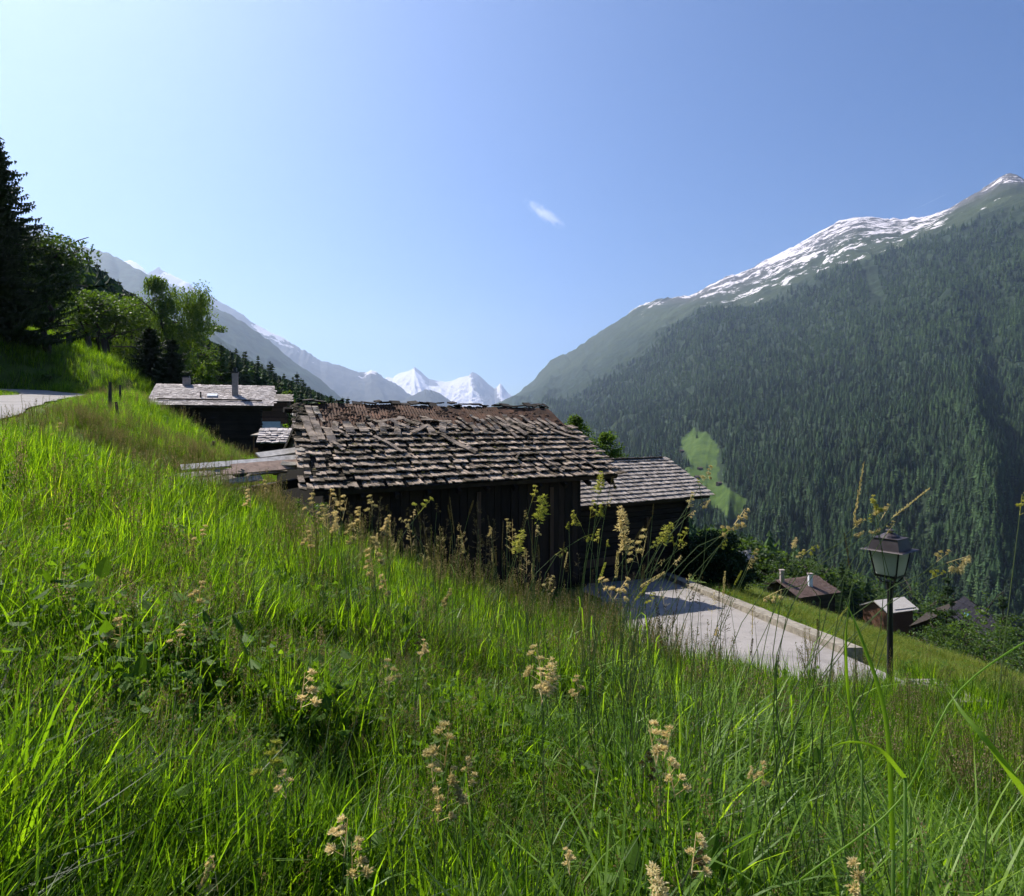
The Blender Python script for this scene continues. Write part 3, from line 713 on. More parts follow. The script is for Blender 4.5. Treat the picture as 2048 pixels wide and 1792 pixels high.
# loose slipped shingles: each one lies where it slid
rr = random.Random(12)
def loose(a, t, L, w, ang, h=.09, mat=M_shing_old, name='loose_shingle', th=.022):
    c = fb.P(a, t, h + rr.uniform(0, .03)); d = (fb.up * math.cos(ang) + fb.e1 * math.sin(ang) + fb.n * rr.uniform(-.08, .10)).normalized()
    s = d.cross(fb.n).normalized(); nn = s.cross(d).normalized(); mb = MB(); r = rr
    k = 5; vs = []; fs = []
    for i in range(k + 1):
        q = c + d * L * (i / k - .5) + nn * .012 * math.sin(i * 1.7 + a * 40); ww = w / 2 * r.uniform(.88, 1.06)
        for x, y in ((-ww, -th / 2), (ww, -th / 2), (ww, th / 2), (-ww, th / 2)): vs.append(q + s * x + nn * y)
    for i in range(k):
        for j in range(4): fs.append((4 * i + j, 4 * i + (j + 1) % 4, 4 * i + 4 + (j + 1) % 4, 4 * i + 4 + j))
    fs += [(3, 2, 1, 0), tuple(4 * k + j for j in range(4))]; mb.add(vs, fs)
    return sub(mb.build(name, mat, None), roof)
for a, t, L, w, ang in ((.005, .62, 1.0, .17, .0), (.03, .60, .75, .15, .05), (.045, .78, .42, .07, -.1), (.065, .52, .62, .17, .0), (.085, .66, .45, .13, .35), (.10, .58, .40, .08, -.5), (.125, .64, .40, .20, .03), (.17, .64, .36, .20, .0), (.205, .65, .38, .11, -.2),
                        (.24, .70, .45, .11, -.7), (.27, .735, .72, .09, 1.45), (.235, .62, .40, .15, .12), (.285, .62, .42, .14, .35), (.30, .68, .5, .12, -.8), (.335, .72, .55, .13, -.75), (.365, .62, .75, .10, 1.0), (.375, .70, .42, .06, -.5), (.40, .59, .40, .17, .1), (.44, .73, .75, .07, 1.75), (.45, .64, .42, .17, .45),
                        (.49, .66, .28, .12, -.5), (.50, .63, .32, .09, .1), (.53, .66, .50, .11, -.35), (.545, .74, .40, .08, -.3), (.57, .63, .44, .15, -.1), (.60, .62, .44, .14, -.1), (.63, .67, .50, .13, -.25), (.655, .72, .36, .11, -.15), (.60, .77, .3, .1, -.4), (.68, .74, .55, .13, -.35), (.71, .73, .52, .12, -.3), (.735, .74, .5, .13, .05), (.76, .71, .6, .13, -.35),
                        (.79, .70, .6, .13, -.4), (.82, .74, .5, .11, -.4), (.70, .64, .5, .15, -.35), (.74, .62, .7, .16, -.4), (.79, .62, .5, .14, -.35), (.83, .64, .5, .13, -.3), (.86, .66, .45, .14, -.4), (.89, .70, .5, .13, -.3), (.92, .68, .5, .12, -.4), (.94, .64, .5, .14, -.4), (.66, .62, .4, .12, -.2),
                        (.47, .42, .95, .14, -.62), (.505, .36, .3, .12, -.5), (.235, .44, .80, .09, -.55), (.71, .54, .38, .10, -.25), (.66, .26, .35, .05, .8), (.755, .14, .75, .05, -.3), (.90, .18, .65, .05, -.45), (.94, .52, .9, .10, -.9), (.08, .42, .35, .09, -.4), (.33, .68, .3, .07, .9), (.41, .77, .35, .06, -.9), (.20, .76, .22, .09, -.3)):
    loose(a, t, L, w, ang)
for a, t, L in ((.012, .84, .42), (.035, .86, .36), (.02, .72, .40)): loose(a, t, L, .13, .05, .10, M_board if a == .035 else M_shing_old)
# broken ridge boards
x = .0
while x < .99:
    L = rr.uniform(.12, .34); a0 = x; a1 = min(.995, x + L / fb.L); x = a1
    if rr.random() < .85:
        mb = MB(); p = fb.P(a0, 1.0, .05); q = fb.P(a1, 1.0, .05); hgt = rr.uniform(-.01, .045)
        mb.plank(p + Vector((0, 0, hgt)), q + Vector((0, 0, hgt + rr.uniform(-.03, .03))), rr.uniform(.14, .26), .03, up=fb.n + fb.up * rr.uniform(0, .8))
        sub(mb.build('ridge_board', M_dark, None), roof)
mb = MB(); mb.tube([fb.P(-.06, .985, -.13), fb.P(1.02, .985, -.13)], [.07, .07], 6); sub(mb.build('ridge_beam', M_dark, None), roof)
mb = MB()
for a in np.linspace(.03, .97, 11): mb.plank(fb.P(a, -.035, -.14), fb.P(a, .25, -.14), .08, .10, up=fb.n)
sub(mb.build('rafter_ends', M_dark, None), roof)
# lighter posts in the plank wall
for xx in (3.6, 5.55):
    mb = MB(); mb.box(fb.W(xx, .235, -2.55), fb.e1 * .05, fb.e2 * .02, (0, 0, 1.1)); o = sub(mb.build('wall_batten', M_brown, None), wall)

# ---- right barn
A = at(579, 507, 18.0); A = Vector(A) - Vector((math.sin(1.0), math.cos(1.0), 0)) * 0
f2 = Frame(at(579, 507.5, 18.0), math.atan2(.839, .545), 5.35, 2.08, 1.12)
f2.E0 = f2.E0 - f2.e1 * 3.2; f2.L = 8.55
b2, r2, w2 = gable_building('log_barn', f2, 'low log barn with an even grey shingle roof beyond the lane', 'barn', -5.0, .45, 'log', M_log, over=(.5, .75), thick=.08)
sub(shingles(f2, M_shing_grey, None, 12, .10, .27, .018, .008, -.01, 1.0, raise_=.04, wob=.005), r2)
x = .35
while x < .995:
    L = rr.uniform(.12, .24); mb = MB(); p = f2.P(x, 1.0, .05); q = f2.P(min(.995, x + L / f2.L), 1.0, .05)
    mb.plank(p, q + Vector((0, 0, rr.uniform(-.01, .02))), .2, .02, up=f2.n + f2.up * .5); sub(mb.build('ridge_board', M_dark, None), r2); x += L / f2.L
for z, xa, xb in ((-3.95, 3.7, 5.0), (-4.55, 3.9, 6.0)):
    mb = MB(); mb.box(f2.W((xa + xb) / 2, .36, z), f2.e1 * (xb - xa) / 2, f2.e2 * .03, (0, 0, .12)); sub(mb.build('wall_plank', M_brown, None), w2)
mb = MB(); mb.box(f2.W(6.1, .32, -3.6), f2.e1 * .05, f2.e2 * .03, (0, 0, .8)); sub(mb.build('wall_batten', M_brown, None), w2)

# ---- dark chalet on the left
f3 = Frame(at(150, 405, 40.0), R(70), 6.95, 4.0, 1.47)
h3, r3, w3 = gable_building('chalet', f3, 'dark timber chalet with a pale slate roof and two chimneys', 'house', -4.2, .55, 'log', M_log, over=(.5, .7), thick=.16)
sub(shingles(f3, M_shing_slate, None, 17, .22, .42, .022, .015, -.01, 1.0, raise_=.028), r3)
mb = MB(); mb.tube([f3.P(.04, .21, .13), f3.P(.5, .205, .12), f3.P(.92, .17, .13)], [.045] * 3, 6); sub(mb.build('snow_guard', M_dark, None), r3)
mb = MB(); c = f3.P(.675, .50); mb.box(c + Vector((0, 0, .62)), (.17, .05, 0), (-.05, .17, 0), (0, 0, .88)); ch = sub(mb.build('chimney', M_plaster, None), r3)
mb = MB(); mb.box(c + Vector((0, 0, 1.53)), (.21, .06, 0), (-.06, .21, 0), (0, 0, .04)); mb.box(c + Vector((0, 0, 1.70)), (.10, .03, 0), (-.03, .10, 0), (0, 0, .15)); sub(mb.build('chimney_cap', M_black, None), ch)
c = f3.P(.225, 1.0); mb = MB(); mb.box(c + Vector((0, 0, .12)), (.21, .07, 0), (-.07, .21, 0), (0, 0, .38)); ch = sub(mb.build('chimney', M_plaster, None), r3)
mb = MB(); mb.box(c + Vector((0, 0, .55)), (.20, .06, 0), (-.06, .19, 0), (0, 0, .06), taper=.8); sub(mb.build('chimney_cap', M_black, None), ch)
mb = MB(); mb.box(f3.P(.48, .43, .09), f3.e1 * .30, f3.up * .24, f3.n * .05); sub(mb.build('roof_window', M_white, None), r3)
mb = MB(); mb.tube([f3.P(.385, .35, 0), f3.P(.385, .35, 0) + Vector((0, 0, .42))], [.05, .05], 6); sub(mb.build('vent_pipe', M_black, None), r3)
mb = MB(); mb.plank(f3.P(1.005, 0, -.12), f3.P(1.005, 1, -.12), .05, .22, up=f3.n); sub(mb.build('verge_board', M_dark, None), r3)

# ---- little reddish stair porch beside the chalet
p0 = at(262, 457, 36.5)
pr = thing('porch', p0, 'small reddish timber porch with a railing beside the dark chalet', 'porch')
def rl(mb, name, m, par): o = mb.build(name, m, par); return o
mb = MB(); mb.box((.15, 0, -.05), (.55, 0, 0), (0, .5, 0), (0, 0, .05)); rl(mb, 'floor', M_redwood, pr)
for xx in (-.30, .52):
    mb = MB(); mb.box((xx, -.4, .62), (.035, 0, 0), (0, .035, 0), (0, 0, .62)); rl(mb, 'post', M_redwood, pr)
mb = MB(); mb.box((.12, -.05, 1.27), (.52, 0, .0), (0, .55, .06), (0, 0, .03)); rl(mb, 'roof', M_board, pr)
mb = MB(); mb.box((.12, -.44, .27), (.42, 0, 0), (0, .02, 0), (0, 0, .25)); rl(mb, 'railing', wood_mat('orange_timber', (.14, .055, .025), (.34, .15, .07)), pr)
mb = MB(); mb.frustum((.62, -.5), .0, .5, .16, .14, 10); rl(mb, 'barrel', M_redwood, pr)

# ---- houses behind, left
def small_house(name, px, py, D, az, L, r, rise, wall_z, label, wm, rm, courses=8, style='log', dk=M_deck, over=(.3, .3), cat='house', wid=.25, th=.1):
    f = Frame(at(px, py, D), az, L, r, rise)
    root, rf, wl = gable_building(name, f, label, cat, wall_z, .4, style, wm, over=over, deck=dk, thick=th)
    if courses: sub(shingles(f, rm, None, courses, wid, 2 * f.S / courses * .9, .025, .01, 0, 1.0, raise_=.03), rf)
    return f, root, rf, wl
f4, q4, r4, w4 = small_house('house', 256, 401.5, 56, R(78), 2.7, 2.0, .65, 0.1, 'tall brown timber house on a white base behind the dark chalet', M_redwood, M_shing_grey, 8)
mb = MB(); mb.box(f4.W(.6, .9, -.65), f4.e1 * 1.35, f4.e2 * .9, (0, 0, .95)); sub(mb.build('base_wall', M_white, None), w4)
f5, q5, r5, w5 = small_house('house', 286, 415.5, 62, R(75), 1.9, 2.2, .75, -1.4, 'small house with a plain grey roof left of the collapsing barn', M_dark, M_shing_slate, 0, dk=simple('grey_sheet_roof', (.32, .30, .28), .15, 2, .7))
mb = MB()
for k in range(5): mb.box(f5.W(-.2 + k * .18, -.1, f5.E0.z + .1), f5.e1 * .03, f5.e2 * .03, (0, 0, .22))
mb.box(f5.W(.16, -.1, f5.E0.z + .32), f5.e1 * .48, f5.e2 * .04, (0, 0, .03)); sub(mb.build('balcony_railing', M_dark, None), w5)
f6, q6, r6, w6 = small_house('house', 290, 402, 125, R(80), 2.9, 2.5, .55, 1.5, 'distant house with a white roof among the trees', M_white, M_white, 0, style='', dk=simple('white_roof', (.7, .7, .68), .06, 2, .8))
# ---- stone-roofed hut between chalet and barn
fh = Frame(at(258, 443.5, 27.5), R(76), 1.75, 1.1, .55, 0, 0)
hut, rh, wh = gable_building('hut', fh, 'low dark hut with a rough stone slab roof behind the plank pile', 'hut', -2.4, .25, 'log', M_log, over=(.1, .1))
sub(shingles(fh, M_shing_slate, None, 6, .26, .34, .05, .05, -.02, 1.0, raise_=.03), rh)
fh2 = Frame(at(290.5, 441, 25.5), R(82), 1.05, .9, 1.15)
hut2, rh2, wh2 = gable_building('hut', fh2, 'narrow dark lean-to hut with slipping slabs against the old barn', 'hut', -2.6, .1, 'log', M_dark, over=(.08, .05))
sub(shingles(fh2, M_shing_old, None, 5, .2, .34, .04, .06, 0, 1.0, raise_=.03), rh2)

# ---- bleached boards stacked beside the barn on a low timber crib
mb = MB()
for k in range(4): mb.plank((-5.6 + k * .42, 11.3 + k * .35, -1.32 + k * .06), (-5.2 + k * .42, 12.5 + k * .3, -1.28 + k * .06), .16, .16)
tag(mb.build('timber_crib', M_dark), 'dark low timber crib under the bleached boards beside the barn', 'timber crib')
bd = [((150, 483.5), 11.4, (286, 469.5), 13.0, .20, 'weathered', 'thin grey board'), ((173, 481), 11.6, (262, 468), 12.9, .13, '', ''), ((146, 488), 11.1, (250, 478), 12.2, .17, '', ''), ((156, 492), 10.9, (262, 478.5), 12.1, .12, '', ''),
      ((185, 475), 12.0, (313, 459.5), 13.4, .16, '', ''), ((236, 476), 12.0, (312, 465), 13.0, .17, '', ''), ((225, 480.5), 11.7, (296, 470), 12.7, .14, '', ''), ((262, 466), 12.9, (304, 455), 13.8, .14, '', '')]
names = ['longest grey board lying on top of the plank pile', 'pale grey board second from the back of the plank pile', 'front grey board sticking furthest into the meadow grass', 'lowest brown board at the front of the plank pile',
         'long whitish board at the back of the plank pile', 'pinkish board whose end tucks under the barn eave', 'short pinkish board in the middle of the plank pile', 'short white board leaning up at the barn end of the pile']
mats_b = [M_board, M_shing_grey, M_board, M_board, simple('whitish_board', (.46, .43, .40), .35, 9), simple('pinkish_board', (.34, .23, .17), .35, 9), simple('pinkish_board', (.34, .23, .17), .35, 9), simple('whitish_board', (.46, .43, .40), .35, 9)]
for k, ((xa, ya), Da, (xb, yb), Db, wd, _, _) in enumerate(bd):
    a = at(xa - 4, ya - 3 + (ya - 482) * .2, Da); b = at(xb, yb + (yb - 468) * .12, Db); mb = MB(); mb.plank(a + Vector((0, 0, .012 * k)), b + Vector((0, 0, .012 * k)), wd * (1.25 if k % 2 else .95), .03, up=(.1, -.6 - .05 * k, 1), jit=.008)
    tag(mb.build('plank', mats_b[k]), names[k], 'plank', 'boards piled beside the barn')
def rock(name, c, s, mat, label, cat='stone', seed=1, flat=.5):
    mb = MB(); r = random.Random(seed); vs = []; fs = []; nr, ns = 5, 8
    for i in range(nr):
        ph = math.pi * (i + .5) / nr
        for j in range(ns):
            th = 6.283 * j / ns; k = r.uniform(.75, 1.15); vs.append((c[0] + s[0] * math.sin(ph) * math.cos(th) * k, c[1] + s[1] * math.sin(ph) * math.sin(th) * k, c[2] + s[2] * math.cos(ph) * k))
    for i in range(nr - 1):
        for j in range(ns): fs.append((i * ns + j, (i + 1) * ns + j, (i + 1) * ns + (j + 1) % ns, i * ns + (j + 1) % ns))
    fs += [tuple(range(ns)), tuple((nr - 1) * ns + j for j in range(ns - 1, -1, -1))]
    mb.add(vs, fs); return tag(mb.build(name, mat), label, cat)
M_stone = simple('grey_stone', (.20, .18, .15), .4, 6, .95, .6, .02)
rock('stone', at(240, 473, 12.0), (.16, .13, .08), simple('dark_stone', (.035, .035, .035), .4, 6), 'small dark stone weighing down the bleached boards', seed=3)
rock('stone_slab', at(284, 464.5, 12.75), (.36, .25, .075), M_stone, 'flat tan stone slab lying on the boards near the barn', seed=8)

# ---- lower houses, right
def hit(px, py, d0=12, d1=700, n=900):
    D = np.geomspace(d0, d1, n); X = (px - CX) / F * D; Z = (HY - py) / F * D; T = terrain(X, D)
    k = np.argmax(T > Z); return Vector((X[k], D[k], T[k]))
fR, qR, rR, wR = small_house('house', 800.6, 598, 97, R(67), 8.0, 4.4, 1.6, -28.6, 'large brown tiled chalet down the slope below the lane', M_dark, M_shing_brown, 16, over=(.9, .8), wid=.3, th=.2)
for a, t, h in ((.06, .92, 1.5), (.55, .52, 1.6)):
    c = fR.P(a, t); mb = MB(); mb.box(c + Vector((0, 0, h / 2)), (.28, 0, 0), (0, .28, 0), (0, 0, h / 2 + .2)); k_ = sub(mb.build('chimney', M_white if a > .1 else M_plaster, None), rR)
    mb = MB(); mb.box(c + Vector((0, 0, h + .3)), (.36, 0, 0), (0, .36, 0), (0, 0, .07)); sub(mb.build('chimney_cap', M_plaster, None), k_)
mb = MB(); mb.box(fR.W(.9 - .03, 4.4, fR.E0.z - 1.9), fR.e1 * .04, fR.e2 * 3.6, (0, 0, 1.2)); sub(mb.build('gable_plaster', M_plaster, None), wR)
mb = MB()
for yy in (1.6, 4.3, 6.8):
    mb = MB(); mb.box(fR.W(.82, yy, fR.E0.z - .6), fR.e1 * .03, fR.e2 * .45, (0, 0, .45)); wn = sub(mb.build('window', M_black, None), wR)
fG, qG, rG, wG = small_house('house', 888.5, 613.4, 110, R(70), 7.1, 2.9, 1.45, -36.0, 'brown house with a flat looking pale grey roof behind the lantern post', M_redwood, M_shing_grey, 0, style='', dk=simple('pale_sheet_roof', (.46, .42, .38), .1, 3, .8), over=(.4, 1.0), th=.18)
mb = MB(); mb.plank(fG.P(.28, .17, .05), fG.P(.97, .15, .05), .08, .06); sub(mb.build('snow_guard', M_black, None), rG)
fH, qH, rH, wH = small_house('hut', 745, 561.5, 125, R(66), 2.9, 1.6, 1.6, -31.5, 'tiny grey roofed hut at the edge of the wooded slope', M_dark, M_shing_slate, 8, over=(.2, .2), cat='hut', wid=.3)
fE, qE, rE, wE = small_house('house', 990, 642, 95, R(45), 12, 5.2, 3.2, -38, 'dark roofed house half hidden by trees beside the lower river bank', M_dark, simple('dark_tile', (.05, .042, .045), .3, 9), 14, over=(.5, .5), wid=.3)
mb = MB(); mb.box(fE.P(.35, .72, .12), fE.e1 * .8, fE.up * .28, fE.n * .04); sub(mb.build('roof_window', simple('sky_glass', (.25, .5, .6), .1, 2, .2), None), rE)
for k, pts in enumerate((((738, 569), (755, 576), (773, 584)), ((828, 603), (838, 611), (850, 621)))):
    L_ = []; R_ = []
    for px, py in pts:
        p = hit(px, py, 50); L_.append((p.x - .8, p.y + 3.2, tz(p.x - .8, p.y + 3.2) + .25)); R_.append((p.x + .6, p.y - 1.6, tz(p.x + .6, p.y - 1.6) + .25))
    def den(A): return catmull(A, 6)
    ribbon('road', den(L_), den(R_), M_road, .05, nx=4)
    mb = MB(); A_ = den(L_)
    for a, b in zip(A_[:-1], A_[1:]): mb.plank(Vector(a) + Vector((0, 0, .75)), Vector(b) + Vector((0, 0, .75)), .07, .12)
    for a in A_[::3]: mb.box(Vector(a) + Vector((0, 0, .35)), (.05, 0, 0), (0, .05, 0), (0, 0, .45))
    tag(mb.build('guard_rail', M_plaster), ('pale guard rail along the far bend near the tiny hut', 'pale guard rail on the road right of the brown chalet')[k], 'guard rail')
# small barns on the clearing across the valley
def rm_hit(px, py):
    d = (RPX - px) ** 2 + (RPY - py) ** 2; k = np.unravel_index(np.argmin(np.where(RT < .6, d, 1e9)), d.shape); return Vector(RP[k])
for k, (px, py) in enumerate(((699, 478), (721, 485), (701, 470), (683, 452))):
    p = rm_hit(px, py); f = Frame(p + Vector((-5, -3, 3.5)), R(70), 9, 3.6, 2.2)
    gable_building('barn', f, ('tiny dark barn on the left edge of the sunny clearing', 'tiny dark barn on the right side of the lower clearing', 'tiny dark barn in the middle of the narrow clearing', 'tiny dark barn by the trees at the top left of the clearing')[k], 'barn', p.z - 6, .3, '', M_dark, over=(.3, .3), deck=M_shing_brown, thick=.3)
# ------------------------------------------------------------------ trees
LG = [(0, (.030, .062, .014)), (.5, (.065, .12, .024)), (1, (.12, .185, .04))]
M_leaf_dark = leaf_mat('dark_leaves', [(0, (.022, .045, .011)), (.6, (.048, .09, .02)), (1, (.10, .155, .034))], .45, 1.8)
M_leaf = leaf_mat('green_leaves', LG, .45, 1.7)
M_leaf_lt = leaf_mat('bright_leaves', [(0, (.045, .085, .014)), (.6, (.085, .15, .024)), (1, (.13, .19, .035))], .5, 1.6)
M_spr = leaf_mat('spruce_sprays', [(0, (.012, .024, .010)), (.6, (.026, .048, .018)), (1, (.05, .08, .028))], .22, 1.6, .7, spec=.15)
def leaf_clump(mb, c, rad, n, s, r, flat=.75, hang=0.0):
    for _ in range(n):
        while True:
            d = Vector((r.uniform(-1, 1), r.uniform(-1, 1), r.uniform(-1, 1)))
            if .05 < d.length < 1: break
        d = d.normalized() * d.length ** .5
        p = c + Vector((d.x * rad, d.y * rad, d.z * rad * flat - hang * r.random()))
        a = Vector((r.gauss(0, 1), r.gauss(0, 1), r.gauss(0, .6) - (1.2 if hang else .1))).normalized(); b = a.cross(Vector((r.gauss(0, 1), r.gauss(0, 1), r.gauss(0, 1)))).normalized()
        k = s * r.uniform(.6, 1.3)
        mb.add([p, p + a * k * .5 + b * k * .32, p + a * k, p + a * k * .5 - b * k * .32], [(0, 1, 2, 3)])
def limb(mb, a, b, r0, r1, r, sag=.08, n=5):
    a, b = Vector(a), Vector(b); L = (b - a).length; pts = []
    for i in range(n + 1):
        u = i / n; p = a.lerp(b, u)
        if 0 < i < n: p = p + Vector((r.gauss(0, 1), r.gauss(0, 1), r.gauss(0, .5))) * L * .045
        p.z += math.sin(u * math.pi) * L * sag; pts.append(p)
    mb.tube(pts, [r0 + (r1 - r0) * i / n for i in range(n + 1)], 6); return pts
def broadleaf(name, base, h, wid, label, cat='tree', seed=1, mat=None, stems=1, clear=.22, clumps=46, leaves=70, leaf=.16, group=None, lean=0.0, dens=1.0, droop=0.0, lobes=None, bark=None, gaps=.28):
    r = random.Random(seed); base = Vector(base); root = thing(name, base, label, cat, group)
    tk = MB(); cr = MB(); tips = []
    for s in range(stems):
        a = 6.283 * s / max(stems, 1) + r.random(); off = Vector((math.cos(a), math.sin(a), 0)) * (0 if stems == 1 else h * .02)
        top = Vector((math.cos(a) * wid * (.0 if stems == 1 else .22) + lean * h, math.sin(a) * wid * (.0 if stems == 1 else .22), h * r.uniform(.62, .78)))
        pts = limb(tk, off - Vector((0, 0, h * .06)), top, h * (.030 if stems == 1 else .017), h * .008, r, 0, 7)
        for k in range(int(9 / stems ** .5) + 1):
            i = r.randint(2, 7) if clear < .3 else r.randint(3, 7); st = pts[min(i, 7)]
            an = r.uniform(0, 6.283); ln = wid * r.uniform(.25, .46); e = st + Vector((math.cos(an) * ln, math.sin(an) * ln, h * r.uniform(.02, .22)))
            limb(tk, st, e, h * .009, h * .003, r, .05, 4); tips.append(e)
        tips.append(pts[-1])
    zl = .5 if clear > .25 else .16
    L = lobes or [(r.uniform(-.30, .30), r.uniform(-.25, .25), r.uniform(zl, .84), r.uniform(.18, .30)) for _ in range(12)] + [(0, 0, .8, .28), (0, 0, .6, .4), (.05, 0, .4, .4)]
    for k in range(int(clumps * dens)):
        lx, ly, lz, lr = L[k % len(L)]; d = Vector((r.gauss(0, 1), r.gauss(0, 1), r.gauss(0, .8))).normalized() * (r.random() ** .35)
        c = Vector((lx * wid + d.x * lr * wid * .75 + lean * h * lz, ly * wid + d.y * lr * wid * .75, lz * h + d.z * lr * h * .55))
        c.z = min(max(c.z, clear * h), h * .96)
        if r.random() < gaps * .5: continue
        leaf_clump(cr, c, wid * r.uniform(.06, .13), int(leaves * r.uniform(.5, 1.2)), leaf, r, .7, droop * r.uniform(.4, 1.2))
        if droop:
            for q in range(5):
                st = c + Vector((r.uniform(-1, 1), r.uniform(-1, 1), 0)) * wid * .08; ln = droop * r.uniform(.7, 1.8)
                for m_ in range(int(ln / (leaf * .35))):
                    p = st - Vector((r.gauss(0, .03), r.gauss(0, .03), m_ * leaf * .35)); a_ = r.uniform(0, 6.28); k2 = leaf * r.uniform(.6, 1)
                    dd = Vector((math.cos(a_) * .5, math.sin(a_) * .5, -1)).normalized(); b = dd.cross(Vector((math.sin(a_), -math.cos(a_), .2))).normalized()
                    cr.add([p, p + dd * k2 * .5 + b * k2 * .3, p + dd * k2, p + dd * k2 * .5 - b * k2 * .3], [(0, 1, 2, 3)])
    o = tk.build('trunk', bark or M_bark, root); o = cr.build('crown', mat or M_leaf, root); return root
def spruce_mb(h, wid, seed, levels=18, spray=.22, lowest=.06, dens=1.0, sweep=.25):
    r = random.Random(seed); tk = MB(); cr = MB()
    tk.tube([(0, 0, -h * .05), (0, 0, h * .5), (0, 0, h * .985)], [h * .02, h * .012, h * .003], 7)
    for k in range(levels):
        f = (k + r.uniform(-.3, .3)) / levels; f = min(max(f, 0), .985); z = h * (lowest + (1 - lowest) * f ** .9)
        rad = wid / 2 * (1 - f) ** .8 * r.uniform(.8, 1.15) + h * .008; n = max(4, int((9 - 4 * f) * dens))
        a0 = r.random() * 6.283
        for j in range(n):
            an = a0 + 6.283 * j / n + r.uniform(-.3, .3); L = rad * r.uniform(.65, 1.15); d = Vector((math.cos(an), math.sin(an), 0)); s = Vector((-d.y, d.x, 0))
            m_ = max(4, int(L / (spray * .42)))
            for i in range(m_ + 1):
                u = i / m_; p = Vector((0, 0, z)) + d * L * u + Vector((0, 0, -L * sweep * math.sin(u * 2.2) + L * .10 * u * u))
                w = spray * (1.25 - .75 * u) * r.uniform(.8, 1.5)
                for sg in (-1, 1):
                    e = p + s * sg * w * r.uniform(.6, 1.2) + d * w * .55 - Vector((0, 0, w * r.uniform(.1, .5)))
                    q = p + d * w * .6 + Vector((0, 0, w * r.uniform(-.1, .12)))
                    cr.add([p, e, q], [(0, 1, 2)])
                    e2 = p + s * sg * w * .25 - Vector((0, 0, w * r.uniform(.7, 1.3))) + d * w * .2
                    cr.add([p, e2, q], [(0, 1, 2)])
    for i in range(6):
        a = i * 1.05; z = h * .97
        cr.add([(0, 0, h), (.12 * spray * math.cos(a) * 3, .12 * spray * math.sin(a) * 3, z - .1), (0, 0, z - h * .02)], [(0, 1, 2)])
    return tk, cr
def spruce(name, base, h, wid, label, seed=1, cat='spruce', group=None, **kw):
    root = thing(name, base, label, cat, group); tk, cr = spruce_mb(h, wid, seed, **kw)
    tk.build('trunk', M_bark, root); cr.build('crown', M_spr, root); return root
def place(px, ytop, D, dz=0.0):
    """base on the ground at this bearing and distance, and the height that brings its top to ytop"""
    x = (px - CX) / F * D; z = tz(x, D) + dz; return Vector((x, D, z)), (HY - ytop) / F * D - z
b, h = place(-9, 128, 41); spruce('spruce', b, h, 9.5, 'tall dark spruce at the edge of the roadside wood', 3, levels=34, spray=.36, dens=1.8, lowest=.08, sweep=.3)
b, h = place(50, 226, 44); broadleaf('broadleaf_tree', b, h, 6.6, 'dense dark broadleaf tree right behind the tall spruce', seed=5, mat=M_leaf_dark, clumps=150, leaves=80, leaf=.22, clear=.10)
b, h = place(18, 262, 47); broadleaf('broadleaf_tree', b, h, 6.5, 'dark broadleaf tree squeezed between the tall spruce and its neighbour', seed=25, mat=M_leaf_dark, clumps=120, leaves=80, leaf=.22, clear=.06)
b, h = place(100, 284, 52); broadleaf('broadleaf_tree', b, h, 7.2, 'leaning many stemmed tree with visible trunks above the grassy bank', seed=9, stems=4, clear=.30, clumps=150, leaves=70, leaf=.22, gaps=.35)
b, h = place(72, 318, 54); broadleaf('broadleaf_tree', b, h, 5.0, 'small light leaved tree between the dense tree and the many stemmed one', seed=31, clear=.3, clumps=60, leaves=60, leaf=.2)
b, h = place(130, 300, 60); broadleaf('broadleaf_tree', b, h, 8.0, 'round leafy tree behind the many stemmed tree', seed=14, clumps=90, leaves=70, leaf=.22, mat=M_leaf_dark)
b, h = place(163, 271, 56); broadleaf('birch', b, h, 7.8, 'tall weeping birch with hanging twigs above the chalet roof', 'birch', seed=11, mat=M_leaf, clear=.15, clumps=330, leaves=30, leaf=.20, droop=.8, gaps=.45,
    lobes=[(-.42, 0, .62, .2), (-.28, 0, .70, .2), (-.08, 0, .93, .05), (.12, 0, .78, .2), (.40, 0, .82, .14), (.38, 0, .6, .18), (.26, 0, .45, .24), (-.05, 0, .55, .32), (-.30, 0, .42, .28), (.1, 0, .34, .32), (.33, .1, .74, .18), (0, 0, .72, .22), (-.2, 0, .25, .3), (.2, 0, .2, .3), (.12, 0, .6, .3)])
b, h = place(192, 302, 61); broadleaf('broadleaf_tree', b, h, 6.0, 'rounded dark leafy tree right of the weeping birch above the chalet', seed=44, clumps=120, leaves=70, leaf=.22, mat=M_leaf_dark, clear=.1)
b, h = place(150, 325, 50); spruce('spruce', b, h, 4.6, 'dark bushy spruce standing in front of the weeping birch', 6, levels=18, spray=.3, dens=1.6, lowest=.0)
b, h = place(172, 336, 49); spruce('spruce', b, h, 4.2, 'second dark bushy spruce behind the chalet roof end', 8, levels=16, spray=.3, dens=1.6, lowest=.0)
b, h = place(203, 362, 60); broadleaf('bush', b, h, 3.6, 'pale green leafy bush behind the chalet chimneys', 'bush', seed=17, mat=M_leaf_lt, clumps=60, leaves=60, leaf=.2, clear=.05)
b, h = place(50, 372, 40); broadleaf('bush', b, h, 1.5, 'low round bush on the bank above the road bend', 'bush', seed=38, mat=M_leaf, clumps=26, leaves=50, leaf=.12, clear=.02)
